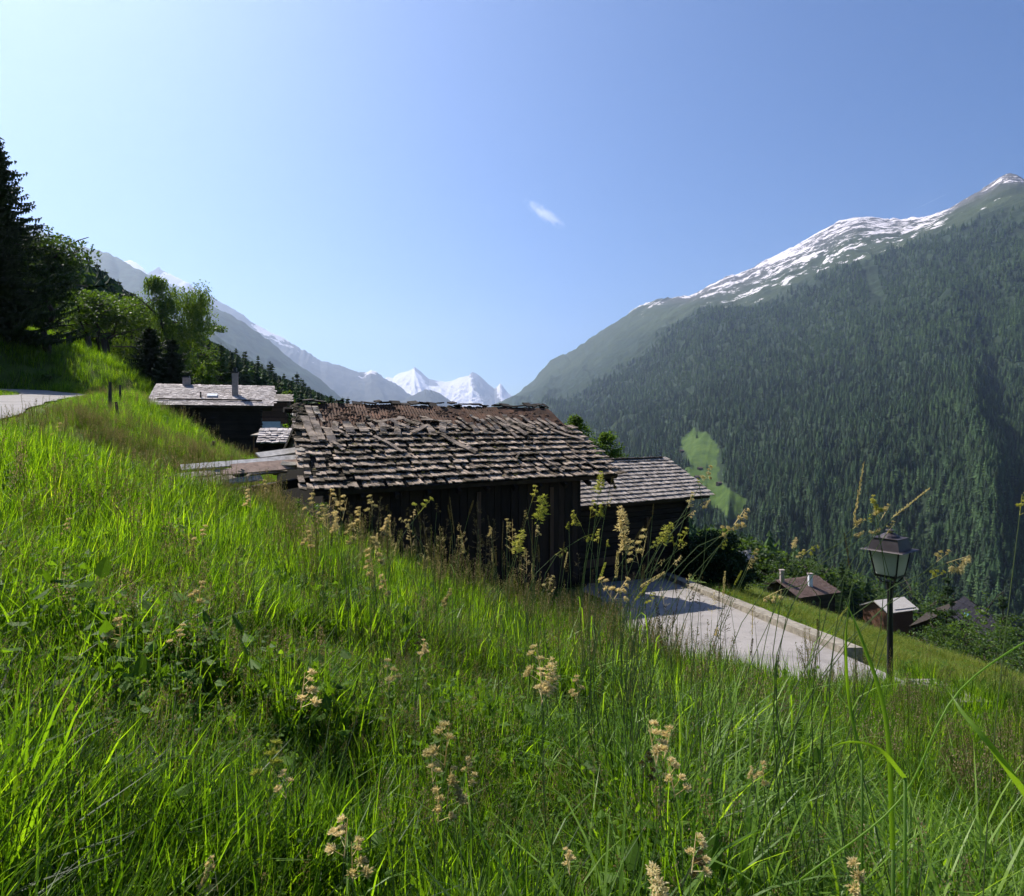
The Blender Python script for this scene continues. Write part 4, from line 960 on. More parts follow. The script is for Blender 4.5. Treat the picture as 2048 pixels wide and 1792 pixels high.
# pollard stumps on the bank
for k, (px, y0, y1, D) in enumerate(((48, 349, 341, 44), (69, 352, 334, 47), (88, 356, 336, 50), (104, 356, 338, 51))):
    b, h = place(px, y1, D); h = max(.9, min(h, 1.9)); mb = MB(); r = random.Random(k)
    mb.tube([b - Vector((0, 0, .3)), b + Vector((.05, 0, h * .5)), b + Vector((-.05, 0, h))], [.22, .17, .2], 7)
    tag(mb.build('tree_stump', M_bark), ('short dark stump under the dense dark tree', 'knobbly pollard stump left of the many stemmed tree', 'thin pollard stump beside the many stemmed trunks', 'crooked pollard stump right of the many stemmed trunks')[k], 'tree stump')
# hillside conifers, each one its own
rC = random.Random(77); KIND = []
M_hill = leaf_mat('haze_lightened_spruce_sprays', [(0, (.028, .055, .024)), (.6, (.055, .095, .04)), (1, (.095, .14, .06))], .45, 1.6, .7, spec=.15)  # needle colour lightened to paint in a haze veil over distant spruces
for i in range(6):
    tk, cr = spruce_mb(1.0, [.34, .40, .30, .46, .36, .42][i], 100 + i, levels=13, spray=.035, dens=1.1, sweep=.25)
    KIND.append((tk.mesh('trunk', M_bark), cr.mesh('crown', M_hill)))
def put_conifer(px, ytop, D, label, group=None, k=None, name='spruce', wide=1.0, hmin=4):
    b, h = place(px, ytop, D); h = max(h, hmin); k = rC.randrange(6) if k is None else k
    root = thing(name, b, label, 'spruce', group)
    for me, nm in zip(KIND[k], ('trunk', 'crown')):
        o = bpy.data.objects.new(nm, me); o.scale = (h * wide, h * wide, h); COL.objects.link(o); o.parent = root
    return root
cl_ = [(62, 257, 150), (70, 262, 155), (88, 252, 140), (81, 262, 150), (97, 261, 150), (105, 268, 150), (103, 274, 140), (118, 278, 150), (112, 286, 145), (124, 290, 160), (134, 291, 150), (141, 300, 150), (146, 306, 140)]
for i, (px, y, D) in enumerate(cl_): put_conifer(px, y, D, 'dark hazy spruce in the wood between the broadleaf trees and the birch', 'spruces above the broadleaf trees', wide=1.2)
for i, (px, y, D, lb) in enumerate(((209, 338, 75, 'tall spruce left of the paired spruces behind the chalet'), (221, 342, 72, 'tall spruce right above the chalet ridge'), (232, 357, 72, 'broad spruce just right of the chalet chimney'), (214, 352, 80, 'shorter spruce tucked between the tall spruces behind the chalet'))):
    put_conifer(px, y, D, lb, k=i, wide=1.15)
more = [(196, 328, 170), (204, 335, 180), (228, 352, 150), (239, 354, 160), (244, 350, 170), (249, 362, 165), (252, 360, 150), (258, 368, 150), (262, 363, 190), (268, 363, 170), (272, 362, 170), (276, 372, 160), (281, 377, 165), (284, 372, 200), (288, 379, 200), (293, 376, 170), (297, 371, 230), (301, 377, 175), (305, 381, 220), (309, 385, 220), (313, 388, 230), (318, 391, 240), (322, 393, 250), (270, 380, 120), (246, 378, 110), (236, 372, 105), (258, 385, 115), (224, 366, 100), (288, 390, 150), (303, 392, 130)]
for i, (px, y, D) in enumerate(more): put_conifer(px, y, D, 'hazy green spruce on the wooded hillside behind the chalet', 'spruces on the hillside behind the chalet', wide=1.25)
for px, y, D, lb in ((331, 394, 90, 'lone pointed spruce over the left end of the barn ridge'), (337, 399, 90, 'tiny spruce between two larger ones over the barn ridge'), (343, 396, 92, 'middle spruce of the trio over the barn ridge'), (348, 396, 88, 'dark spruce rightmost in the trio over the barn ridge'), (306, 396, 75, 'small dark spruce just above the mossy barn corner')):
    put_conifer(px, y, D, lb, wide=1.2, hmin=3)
for k, (px, y, D, lb) in enumerate(((297, 400, 58, 'light green bush above the collapsing hut'), (322, 402, 70, 'light green bush behind the left end of the barn ridge'), (283, 388, 80, 'light green tree behind the white roofed house'))):
    b, h = place(px, y, D); broadleaf('bush', b, max(h, 1.5), 4, lb, 'bush', seed=50 + k, mat=M_leaf_lt, clumps=36, leaves=40, leaf=.2, clear=.02)
# hillside wood: what cannot be told apart
g2 = np.random.default_rng(9); n = 9000
ang = np.radians(g2.uniform(-42, -12, n)); dd = np.exp(g2.uniform(math.log(72), math.log(620), n)); X = dd * np.sin(ang); Y = dd * np.cos(ang); Z = terrain(X, Y)
pxx = X / Y * F + CX
lim = np.interp(pxx, [0, 60, 105, 150, 205, 260, 300, 345], [215, 252, 270, 308, 336, 366, 384, 402])
hh = g2.uniform(12, 20, n); al_ = (HY - lim) / F * Y - Z; hh = np.minimum(hh, al_ * g2.uniform(.55, 1.0, n)); k = hh > 2.2; k &= (pxx < 350) & (dd > np.where(pxx > 190, 88, 72)) & (dd > 40 + hh * 3)
n = k.sum(); scatter('forest', np.c_[X, Y, Z][k], np.c_[np.zeros(n), np.zeros(n), g2.random(n) * 6.28], np.c_[hh[k] * 1.4, hh[k] * 1.4, hh[k]], g2.integers(0, 8, n), [p.copy() for p in CON], 'hazy spruce wood on the left hillside under the high ridge', 'forest')

# trees right behind the barns
b, h = place(400, 397.5, 24, 0); broadleaf('broadleaf_tree', b, h, 1.9, 'leafy tree top just showing over the middle of the barn ridge', seed=61, mat=M_leaf_lt, clumps=50, leaves=44, leaf=.10, clear=.5)
TOPL = [(0, 0, .93, .10), (.1, 0, .86, .2), (-.15, 0, .82, .22), (.2, 0, .74, .3), (-.1, 0, .68, .35), (.1, 0, .58, .4), (0, 0, .45, .4)]
b, h = place(575, 411, 30); broadleaf('broadleaf_tree', b, h, 2.1, 'bright green tree rising behind the right end of the barn roof', seed=62, mat=M_leaf_lt, clumps=150, leaves=60, leaf=.10, clear=.3, gaps=.05, lobes=TOPL)
b, h = place(605, 429, 29); broadleaf('broadleaf_tree', b, h, 2.5, 'bright green tree between the two barn roofs', seed=63, mat=M_leaf_lt, clumps=150, leaves=60, leaf=.10, clear=.3, gaps=.05, lobes=TOPL)
# the dark evergreen beside the log barn
b, h = place(712, 535, 20.5); h = max(h, 1.6)
broadleaf('evergreen_bush', b + Vector((0, 0, -.2)), h + .3, 2.9, 'big dark evergreen bush at the corner of the log barn', 'bush', seed=71, mat=M_spr, clumps=170, leaves=90, leaf=.09, clear=.02, gaps=.1)
b, h = place(304, 494, 11.3); broadleaf('bush', b - Vector((0, 0, .1)), max(h, .7) + .1, 1.0, 'weedy bush in front of the left corner of the old barn', 'bush', seed=91, mat=M_leaf_dark, clumps=60, leaves=60, leaf=.05, clear=.02, gaps=.1)
b, h = place(732, 552, 20.0); broadleaf('evergreen_bush', b + Vector((0, 0, -.2)), max(h, 1.2) + .2, 1.8, 'smaller dark evergreen bush leaning towards the far houses', 'bush', seed=72, mat=M_spr, clumps=90, leaves=80, leaf=.08, clear=.02, gaps=.1)
for k, (px, y, D, w_, mt, lb) in enumerate(((280, 457, 25.2, 1.2, M_leaf, 'dark green bush below the stone roofed hut'), (290, 459, 24.2, .7, M_leaf_lt, 'small bright bush at the foot of the narrow lean-to'), (276, 426, 45, 2.6, M_leaf_lt, 'bright green hedge behind the stone roofed hut'), (288, 427, 42, 1.8, M_leaf_lt, 'bright green bush above the narrow lean-to'))):
    b, h = place(px, y, D); broadleaf('bush', b - Vector((0, 0, .1)), max(h, .5) + .1, w_, lb, 'bush', seed=80 + k, mat=mt, clumps=34, leaves=46, leaf=.06 if D < 30 else .12, clear=.02, gaps=.1)
# valley trees and bushes on the right
vt = [(772, 560, 118, 7, 0), (788, 556, 125, 8, 0), (806, 553, 120, 9, 0), (826, 560, 118, 8, 0), (842, 563, 115, 9, 0), (858, 563, 135, 9, 0), (872, 566, 138, 10, 0), (893, 576, 145, 9, 0), (912, 571, 142, 9, 1), (930, 570, 120, 10, 0), (948, 574, 118, 9, 1),
      (968, 585, 112, 9, 0), (985, 590, 105, 9, 0), (1003, 594, 100, 8, 0), (1020, 600, 96, 8, 1), (936, 592, 88, 6, 1), (952, 598, 80, 6, 2), (968, 602, 78, 6, 2), (944, 616, 62, 5, 1), (965, 622, 60, 5, 1), (985, 628, 56, 5, 1), (938, 618, 66, 3.6, 0),
      (848, 604, 62, 3.6, 0), (858, 618, 58, 3.0, 1), (872, 630, 55, 2.6, 1), (846, 600, 80, 4, 0), (902, 630, 56, 3.4, 0), (915, 630, 50, 4, 1), (935, 638, 46, 4, 1), (958, 645, 42, 4, 1), (980, 650, 40, 4, 1), (1004, 655, 38, 4, 1), (1022, 640, 50, 5, 0), (1024, 622, 70, 6, 0),
      (814, 603, 76, 2.4, 0), (756, 577, 100, 3, 0), (764, 581, 95, 2.4, 1), (748, 570, 108, 3.5, 1), (782, 570, 112, 6, 0), (760, 566, 130, 6, 0), (890, 640, 48, 2.6, 1), (1000, 612, 84, 6, 2), (930, 600, 118, 5, 1)]
lab = ['green leafy tree', 'dark leafy tree', 'bright green bush']
for k, (px, y, D, w_, mt) in enumerate(vt):
    b, h = place(px, y, D); h = max(h, 1.6)
    if k % 3 == 1 and D > 60:
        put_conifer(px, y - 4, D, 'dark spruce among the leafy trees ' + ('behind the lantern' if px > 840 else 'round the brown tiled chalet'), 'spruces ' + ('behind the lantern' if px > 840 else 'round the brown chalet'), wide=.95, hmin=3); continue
    broadleaf('broadleaf_tree', b - Vector((0, 0, .2)), h + .2, w_, ('leafy tree among others down in the valley behind the lantern' if px > 840 else 'leafy tree among others round the brown tiled chalet'), 'tree', seed=200 + k,
              mat=(M_leaf_dark, M_leaf_dark, M_leaf)[mt], clumps=54, leaves=34, leaf=.34 if D > 70 else .2, clear=.03, gaps=.2, group='trees behind the lantern' if px > 840 else 'trees round the brown chalet')
# undergrowth and wood on the valley floor
n = 5200; ang = np.radians(g2.uniform(8, 46, n)); dd = np.exp(g2.uniform(math.log(118), math.log(800), n)); X = dd * np.sin(ang); Y = dd * np.cos(ang); kk = Y > 128; X, Y, dd = X[kk], Y[kk], dd[kk]; n = len(X); Z = terrain(X, Y)
BR = []
for i in range(4):
    mb = MB(); r = random.Random(300 + i)
    for _ in range(34):
        d = Vector((r.gauss(0, 1), r.gauss(0, 1), r.gauss(0, 1))).normalized() * r.random() ** .4
        leaf_clump(mb, Vector((d.x * .38, d.y * .38, .5 + d.z * .38)), .13, 20, .085, r)
    BR.append(proto('tree_kind', mb, M_leaf_dark))
hh = g2.uniform(9, 19, n) * np.clip(dd / 200, .6, 1.2)
kind = np.where(g2.random(n) < np.where(dd > 260, .7, .3), g2.integers(0, 8, n), 8 + g2.integers(0, 4, n))
protos = [p.copy() for p in CON] + BR
for i, p in enumerate(protos): p.name = 'kind_%02d' % i
sc_ = np.where((kind < 8)[:, None], np.c_[hh * .95, hh * .95, hh * .95], np.c_[hh * .9, hh * .9, hh * .8])
scatter('forest', np.c_[X, Y, Z - .5], np.c_[np.zeros(n), np.zeros(n), g2.random(n) * 6.28], sc_, kind, protos, 'mixed wood covering the valley floor between the lane and the far slope', 'forest')
# ------------------------------------------------------------------ meadow
M_gr = [leaf_mat('grass_blades', [(0, (.010, .024, .003)), (.40, (.050, .110, .007)), (.70, (.145, .25, .014)), (.93, (.22, .34, .025)), (1, (.45, .36, .08))], .6, 2.2, .5, spec=.3, obj_rand=.15),
        leaf_mat('deep_grass_blades', [(0, (.010, .024, .004)), (.42, (.046, .105, .008)), (.75, (.135, .24, .016)), (1, (.21, .35, .035))], .58, 2.2, .45, spec=.3, obj_rand=.4)]
M_wide = leaf_mat('broad_grass_blades', [(0, (.04, .085, .010)), (.5, (.12, .22, .022)), (1, (.23, .35, .05))], .52, 2.0, .45, spec=.35, obj_rand=.4)
M_dry = leaf_mat('seeding_grass', [(0, (.10, .10, .035)), (.5, (.22, .18, .085)), (1, (.42, .32, .20))], .4, 1.2, .7, spec=.2, obj_rand=.3, tcol=(1.1, 1, .8))
M_herb = leaf_mat('herb_leaves', [(0, (.04, .085, .010)), (.6, (.09, .17, .018)), (1, (.15, .25, .03))], .5, 1.9, .6, spec=.15, obj_rand=.3)
M_olive = leaf_mat('short_grass', [(0, (.085, .12, .015)), (.6, (.15, .19, .025)), (1, (.26, .27, .06))], .4, 1.3, .6, spec=.2, obj_rand=.5)
M_dull = leaf_mat('dull_grass_stems', [(0, (.05, .08, .015)), (1, (.14, .17, .05))], .3, 1.5, .9, spec=.05)
def blade(mb, p, h, w, an, bend, r, seg=4, curl=0.0, m=0):
    d = Vector((math.cos(an), math.sin(an), 0)); s = Vector((-d.y, d.x, 0)); tw = r.uniform(-.9, .9); vs = []; fs = []
    for i in range(seg + 1):
        u = i / seg; th = bend * u + curl * max(0, u - .5) * 2
        q = p + d * h * (math.sin(th) * u * .9) + Vector((0, 0, h * u * math.cos(th * .75)))
        ss = (s * math.cos(tw * u) + d * math.sin(tw * u)) * w * .5 * ((1 - u) ** .65 if u > .3 else .62 + u * 1.0)
        if i == seg: vs.append(q)
        else: vs += [q - ss, q + ss]
    for i in range(seg - 1): fs.append((2 * i, 2 * i + 1, 2 * i + 3, 2 * i + 2))
    fs.append((2 * seg - 2, 2 * seg - 1, 2 * seg)); mb.add(vs, fs, m)
def tuft(seed, n, h, w, rad, bend, seg=4, dry=.0, m=0, curl=.3):
    r = random.Random(seed); mb = MB()
    for _ in range(n):
        an = r.uniform(0, 6.283); q = r.random() ** .5 * rad; p = Vector((math.cos(an) * q, math.sin(an) * q, -.03)); a2 = an + r.gauss(0, 1.2)
        blade(mb, p, h * r.uniform(.45, 1.1), w * r.uniform(.55, 1.25), a2, abs(r.gauss(bend, bend * .6)), r, seg, curl * r.random() * 2 if r.random() < .4 else 0, m)
    return mb
def panicle(seed, n, h, spread, big=1.0, spik=70):
    """fine flowering grass: thin stems, a haze of small spikelets on top"""
    r = random.Random(seed); mb = MB()
    for _ in range(n):
        an = r.uniform(0, 6.283); L = h * r.uniform(.75, 1.1); d = Vector((math.cos(an), math.sin(an), 0)) * r.uniform(.02, .16); p0 = Vector((r.gauss(0, .06), r.gauss(0, .06), -.03))
        pts = [p0 + d * L * u * u + Vector((0, 0, L * u)) for u in (0, .35, .7, 1)]
        w = .0011 * big
        for a, b in zip(pts[:-1], pts[1:]):
            for s in (Vector((w, 0, 0)), Vector((0, w, 0))): mb.add([a - s, a + s, b + s, b - s], [(0, 1, 2, 3)], 1)
        for k in range(spik):
            u = r.uniform(.72, 1.0); c = p0 + d * L * u * u + Vector((0, 0, L * u)); wd = spread * (1.02 - u) / .3 * r.random() + .006; a2 = r.uniform(0, 6.283)
            c = c + Vector((math.cos(a2) * wd, math.sin(a2) * wd, r.uniform(-.01, .02))); l = .006 * big * r.uniform(.7, 1.4); e = Vector((r.gauss(0, .5), r.gauss(0, .5), 1)).normalized(); s = e.orthogonal().normalized() * l * .28
            mb.add([c, c + e * l * .5 + s, c + e * l, c + e * l * .5 - s], [(0, 1, 2, 3)])
    return mb
def herb(seed, n, h, leaf):
    r = random.Random(seed); mb = MB()
    for _ in range(n):
        an = r.uniform(0, 6.283); q = r.random() ** .5 * .13; p = Vector((math.cos(an) * q, math.sin(an) * q, h * r.uniform(.2, 1))); a = Vector((r.gauss(0, 1), r.gauss(0, 1), r.gauss(.2, .4))).normalized(); b = a.cross(Vector((0, 0, 1))).normalized(); k = leaf * r.uniform(.5, 1.3); up = Vector((0, 0, k * .12))
        mb.add([p, p + a * k * .3 + b * k * .3 - up, p + a * k * .7 + b * k * .27 - up, p + a * k, p + a * k * .7 - b * k * .27 - up, p + a * k * .3 - b * k * .3 - up, p + a * k * .5], [(0, 1, 6), (1, 2, 6), (2, 3, 6), (3, 4, 6), (4, 5, 6), (5, 0, 6)])
        w = .0015; mb.add([p - Vector((w, 0, p.z)), p + Vector((w, 0, -p.z)), p + Vector((w, 0, 0)), p - Vector((w, 0, 0))], [(0, 1, 2, 3)])
    return mb
GP = []
for i in range(7): GP.append(proto('grass_kind_%02d' % i, tuft(400 + i, 24, [.30, .36, .42, .25, .33, .40, .22][i], [.008, .0095, .012, .0085, .011, .009, .012][i], .09, [.38, .3, .42, .6, .35, .45, .7][i]), M_gr[i % 2 if i < 6 else 0]))
for i in range(3): GP.append(proto('grass_kind_%02d' % (7 + i), panicle(420 + i, 3, [.40, .48, .36][i], [.035, .05, .02][i]), [M_dry, M_dull]))
for i in range(3): GP.append(proto('grass_kind_%02d' % (10 + i), herb(430 + i, [26, 14, 44][i], [.25, .32, .36][i], [.05, .075, .03][i]), M_herb))
for i in range(2): GP.append(proto('grass_kind_%02d' % (13 + i), tuft(440 + i, 12, [.40, .52][i], [.010, .012][i], .09, [.4, .55][i], 7, curl=1.0), M_wide))
rG = np.random.default_rng(11)
def blocked(X, Y):
    d, _ = lroad_info(X, Y)
    b = d < 1.5
    b |= (X > 2.15 + .2 * np.sin(Y * 5)) & (X < curb_x(Y) + .45) & (Y > 9.0 + .25 * np.sin(X * 6)) & (Y < 23)
    b |= (X > 3.1) & (X < curb_x(Y) + .3) & (Y > 8.2) & (Y < 9.3)
    return b
def field(name, n, r0, r1, a0, a1, pick, sc, label, protos, keep=None, pw=1.0, tilt=.10, cat='grass', tint=None):
    u = rG.random(n); rr_ = (r0 ** (2 - pw) + u * (r1 ** (2 - pw) - r0 ** (2 - pw))) ** (1 / (2 - pw)); a = np.radians(rG.uniform(a0, a1, n))
    X = rr_ * np.sin(a); Y = rr_ * np.cos(a); k = ~blocked(X, Y)
    if keep is not None: k &= keep(X, Y)
    X, Y = X[k], Y[k]; Z = terrain(X, Y); n = len(X); s = sc(X, Y, rG); idx = pick(X, Y, rG)
    if protos is GP: s = np.where((idx >= 7) & (idx < 13), s * np.clip(np.hypot(X, Y) / 2.4, .5, 1), s)
    rot = np.c_[rG.normal(0, tilt, n), rG.normal(tilt * .3, tilt, n), rG.random(n) * 6.283]
    return scatter(name, np.c_[X, Y, Z], rot, s[:, None] * np.c_[np.ones(n), np.ones(n), rG.uniform(.8, 1.15, n)], idx, protos, label, cat)
def pick_near(X, Y, g):
    n = len(X); pn = fbm(X * .9 + 3, Y * .9, 3); hb = fbm(X * .7 + 40, Y * .7, 3); r = g.random(n)
    i = g.integers(0, 7, n)
    i = np.where(r < .05 + .14 * np.clip(pn * 2, 0, 1), 7 + g.integers(0, 3, n), i)
    i = np.where(r > .97 - .18 * np.clip(hb * 2.4, 0, 1), 10 + g.integers(0, 3, n), i)
    wd = np.clip((X + .2) / 1.5, 0, 1) * .42
    return np.where(g.random(n) < wd, 13 + g.integers(0, 2, n), i)
field('grass', 15500, .95, 5.2, -50, 50, pick_near, lambda X, Y, g: g.uniform(.72, 1.12, len(X)) * np.clip(1 + .75 * fbm(X * 1.7, Y * 1.7, 3), .35, 1.5), 'tall lush meadow grass filling the foreground', GP, lambda X, Y: rG.random(len(X)) < np.clip(.95 + 1.5 * fbm(X * 2.3 + 9, Y * 2.3, 3), .22, 1), pw=.35)
GM = [proto('grass_kind_%02d' % i, tuft(450 + i, 40, [.42, .5, .46, .36][i], [.009, .010, .011, .010][i], .17, [.3, .25, .35, .45][i], 3), M_gr[i % 2]) for i in range(4)]
GM += [proto('grass_kind_%02d' % (4 + i), panicle(460 + i, 7, [.62, .7][i], [.05, .04][i], 1.7, 40), [M_dry, M_dull]) for i in range(2)]
GM += [proto('grass_kind_06', herb(470, 30, .25, .07), M_herb)]
def pick_mid(X, Y, g):
    n = len(X); pn = fbm(X * .28 + 3, Y * .28, 3); r = g.random(n)
    i = g.integers(0, 4, n)
    patch = np.exp(-((X + 5.2) / 2.2) ** 2 - ((Y - 11) / 3) ** 2) * .25 + np.exp(-((X + 7.6) / 2.2) ** 2 - ((Y - 14.5) / 3) ** 2) * .55
    i = np.where(r < .06 + .3 * np.clip(pn * 2, 0, 1) + patch, 4 + g.integers(0, 2, n), i)
    return np.where(r > .93, 6, i)
kf = lambda X, Y: ~((X > -3.9) & (Y > 12.3 + (X + 3.8) * .6) & (Y < 24) & (X < 5) & ~((Y < 16) & (X > .2))) & ~((X > 5.6) & (Y > 8.2))
low = lambda X, Y: 1 - .72 * np.exp(-((X + 5.7) / 1.9) ** 4 - ((Y - 10.9) / 2.0) ** 4)
near_road = lambda X, Y: np.clip(.25 + (lroad_info(X, Y)[0] - 1.7) * .45, .25, 1)
field('grass', 11000, 4.6, 15, -52, 50, pick_mid, lambda X, Y, g: g.uniform(.7, 1.1, len(X)) * low(X, Y) * near_road(X, Y) * (1 + .3 * fbm(X * .9, Y * .9, 3)), 'tall meadow grass on the brow of the slope above the barns', GM, kf, pw=.9)
field('grass', 15000, 14, 46, -52, -14, pick_mid, lambda X, Y, g: g.uniform(.85, 1.3, len(X)) * np.clip(np.hypot(X, Y) / 26, .8, 1.25) * near_road(X, Y), 'sunlit meadow grass on the hillside beside the left road', GM, lambda X, Y: ~((X > -9) & (Y > 23)), pw=1.0)
field('grass', 9000, 44, 95, -46, -14, lambda X, Y, g: g.integers(0, 4, len(X)), lambda X, Y, g: g.uniform(1.3, 2.2, len(X)), 'rough grass under the trees above the left road', GM, pw=1.0)
GS = [proto('grass_kind_%02d' % i, tuft(480 + i, 40, [.16, .2, .13][i], .008, .22, .5, 2), M_olive) for i in range(3)] + [proto('grass_kind_03', herb(490, 20, .12, .05), M_herb)]
field('grass', 15000, 8.4, 60, 17, 52, lambda X, Y, g: np.where(g.random(len(X)) < .1, 3, g.integers(0, 3, len(X))), lambda X, Y, g: g.uniform(.8, 1.5, len(X)) * np.clip(np.hypot(X, Y) / 20, .9, 2.0), 'short yellowish grass on the bank below the concrete kerb', GS, lambda X, Y: (X > curb_x(Y) + .5) , pw=1.1)

# ------------------------------------------------------------------ single flowering stems
M_stem = leaf_mat('stem', [(0, (.06, .10, .03)), (1, (.14, .19, .06))], .25, 1.4, .5, spec=.4)
HEADM = {'y': leaf_mat('yellow_green_spikelets', [(0, (.20, .24, .04)), (.6, (.44, .46, .10)), (1, (.75, .66, .32))], .5, 1.3, .7, spec=.2, tcol=(1.15, 1.1, .7)),
         'p': leaf_mat('pink_buff_spikelets', [(0, (.36, .32, .11)), (.5, (.74, .66, .34)), (1, (.92, .84, .58))], .45, 1.05, .7, spec=.2, tcol=(1.15, 1, .85)),
         'b': leaf_mat('buff_spikelets', [(0, (.26, .24, .08)), (.5, (.55, .49, .24)), (1, (.82, .74, .48))], .45, 1.15, .7, spec=.2, tcol=(1.15, 1.05, .8)),
         'd': leaf_mat('dark_spikelets', [(0, (.05, .045, .03)), (.6, (.12, .10, .06)), (1, (.22, .19, .11))], .3, 1.1, .8, spec=.2)}
def spikelet(mb, p, d, l, r):
    s = d.orthogonal().normalized(); s = (s * math.cos(r.random() * 6.3) + d.cross(s) * math.sin(r.random() * 6.3)).normalized() * l * .2; q = d.cross(s)
    mb.add([p, p + d * l * .4 + s, p + d * l, p + d * l * .4 - s], [(0, 1, 2, 3)]); mb.add([p, p + d * l * .4 + q, p + d * l, p + d * l * .4 - q], [(0, 1, 2, 3)])
HEADS = {}
def head_mb(kind, seed):
    """unit length head along +z"""
    r = random.Random(seed); mb = MB()
    if kind == 'cock':
        n = r.choice((4, 5, 6)); side = r.uniform(0, 6.28)
        mb.tube([(0, 0, -.05), (0, 0, .5), (0, 0, .95)], [.012, .01, .006], 4)
        for k in range(n):
            u = k / (n - 1); cz = .12 + .78 * u; sz = (.20 - .07 * u) * r.uniform(.8, 1.2); an = side + r.gauss(0, .7); off = (.22 - .14 * u) * r.uniform(.5, 1.3)
            c = Vector((math.cos(an) * off, math.sin(an) * off, cz + off * .25)); ax = (c - Vector((0, 0, cz - .12))).normalized()
            mb.tube([(0, 0, cz - .12), c], [.008, .006], 3)
            for i in range(84):
                d = Vector((r.gauss(0, 1), r.gauss(0, 1), r.gauss(0, 1))).normalized(); d = (d + ax * 1.1).normalized(); p = c + d * sz * r.uniform(.1, .6)
                spikelet(mb, p, d, sz * r.uniform(.28, .5), r)
    elif kind == 'dense':
        for k in range(9):
            u = k / 8; c = Vector((r.gauss(0, .05), r.gauss(0, .05), .08 + .84 * u)); sz = .17 * (1.1 - .45 * u)
            for i in range(34):
                d = Vector((r.gauss(0, 1), r.gauss(0, 1), r.gauss(.5, .8))).normalized(); spikelet(mb, c + d * sz * r.uniform(.2, .7), d, sz * r.uniform(.4, .7), r)
    elif kind == 'ear':
        mb.tube([(0, 0, -.05), (0, 0, 1)], [.006, .004], 4)
        for k in range(26):
            u = k / 26; s = -1 if k % 2 else 1; d = Vector((s * .42, r.gauss(0, .12), 1)).normalized(); p = Vector((s * .008, 0, u * .94))
            for j in range(3): spikelet(mb, p + d * .012 * j, (d + Vector((r.gauss(0, .14), r.gauss(0, .14), 0))).normalized(), .062 * (1.1 - .4 * u), r)
    elif kind == 'spike':
        for k in range(150):
            u = r.random(); a = r.uniform(0, 6.28); d = Vector((math.cos(a) * .7, math.sin(a) * .7, 1)).normalized(); rad = .05 * math.sin(math.pi * min(1, u * .9 + .1)) ** .5
            spikelet(mb, Vector((math.cos(a) * rad * .6, math.sin(a) * rad * .6, u)), d, .07, r)
    elif kind == 'airy':
        mb.tube([(0, 0, -.05), (0, 0, 1)], [.006, .003], 3)
        for k in range(22):
            u = r.uniform(.05, .95); a = r.uniform(0, 6.28); L = .30 * (1.05 - u) * r.uniform(.6, 1.1); d = Vector((math.cos(a), math.sin(a), .5)).normalized(); c = Vector((0, 0, u))
            mb.tube([c, c + d * L], [.003, .002], 3)
            for j in range(3): spikelet(mb, c + d * L * (.6 + .2 * j), (d + Vector((0, 0, r.gauss(-.2, .4)))).normalized(), .045, r)
    return mb
for kd in ('cock', 'dense', 'ear', 'spike', 'airy'):
    for v in range(4 if kd == 'cock' else 2):
        for c in 'ypbd':
            HEADS.setdefault((kd, c), []).append((kd, v))
_HM = {}
def head_mesh(kd, c, v):
    if (kd, c, v) not in _HM: _HM[(kd, c, v)] = head_mb(kd, 600 + v * 7 + len(kd)).mesh('seed_head', HEADM[c])
    return _HM[(kd, c, v)]
rS = random.Random(5)
def flower_stem(px, py, D, size, kd='cock', c='y', lab='', bx=0.0, tilt=None, group=None, arch=None, leafy=None, thick=1.0):
    """a flowering stem whose head shows at (px, py); size is the head's length in pixels at that distance; bx shifts the foot sideways in metres"""
    H = at(px, py, D); s = size * D / F; fx, fy = H.x + bx, D + rS.uniform(-.12, .12); B = Vector((fx, fy, tz(fx, fy) - .02))
    tilt = tilt if tilt is not None else -bx * .5 + rS.uniform(-.2, .2)
    d = Vector((math.sin(tilt), rS.uniform(-.15, .15), math.cos(tilt))).normalized(); foot = H - d * s * .5
    L = (foot - B).length; root = thing('flowering_stem', B, lab, 'grass stem', group)
    mb = MB(); pts = []; c1 = B + Vector((0, 0, L * .45)); c2 = foot - d * L * .35
    for i in range(9):
        u = i / 8; p = B * (1 - u) ** 3 + c1 * 3 * u * (1 - u) ** 2 + c2 * 3 * u * u * (1 - u) + foot * u ** 3; pts.append(p - B)
    w = .0016 * thick * (.7 + D / 7); mb.tube(pts, [w * (1.25 - .6 * i / 8) for i in range(9)], 5)
    o = mb.build('stem', M_stem, root)
    if leafy if leafy is not None else rS.random() < .6:
        for i in (2, 4):
            mb = MB(); blade(mb, pts[i], rS.uniform(.2, .34), .006 * (.8 + D / 9), rS.uniform(0, 6.28), rS.uniform(.5, .9), rS, 6, .6); mb.build('leaf', M_wide, root)
    h = bpy.data.objects.new('seed_head', head_mesh(kd, c, rS.randrange(4 if kd == 'cock' else 2))); COL.objects.link(h); h.parent = root
    h.location = foot - B; h.rotation_mode = 'QUATERNION'; from mathutils import Quaternion
    h.rotation_quaternion = d.to_track_quat('Z', 'Y') @ Quaternion((0, 0, 1), rS.uniform(0, 6.28)); wx = 1.35 if kd in ('cock', 'dense') else 1.0; h.scale = (s * wx * rS.uniform(.9, 1.1), s * wx * rS.uniform(.9, 1.1), s)
    return root
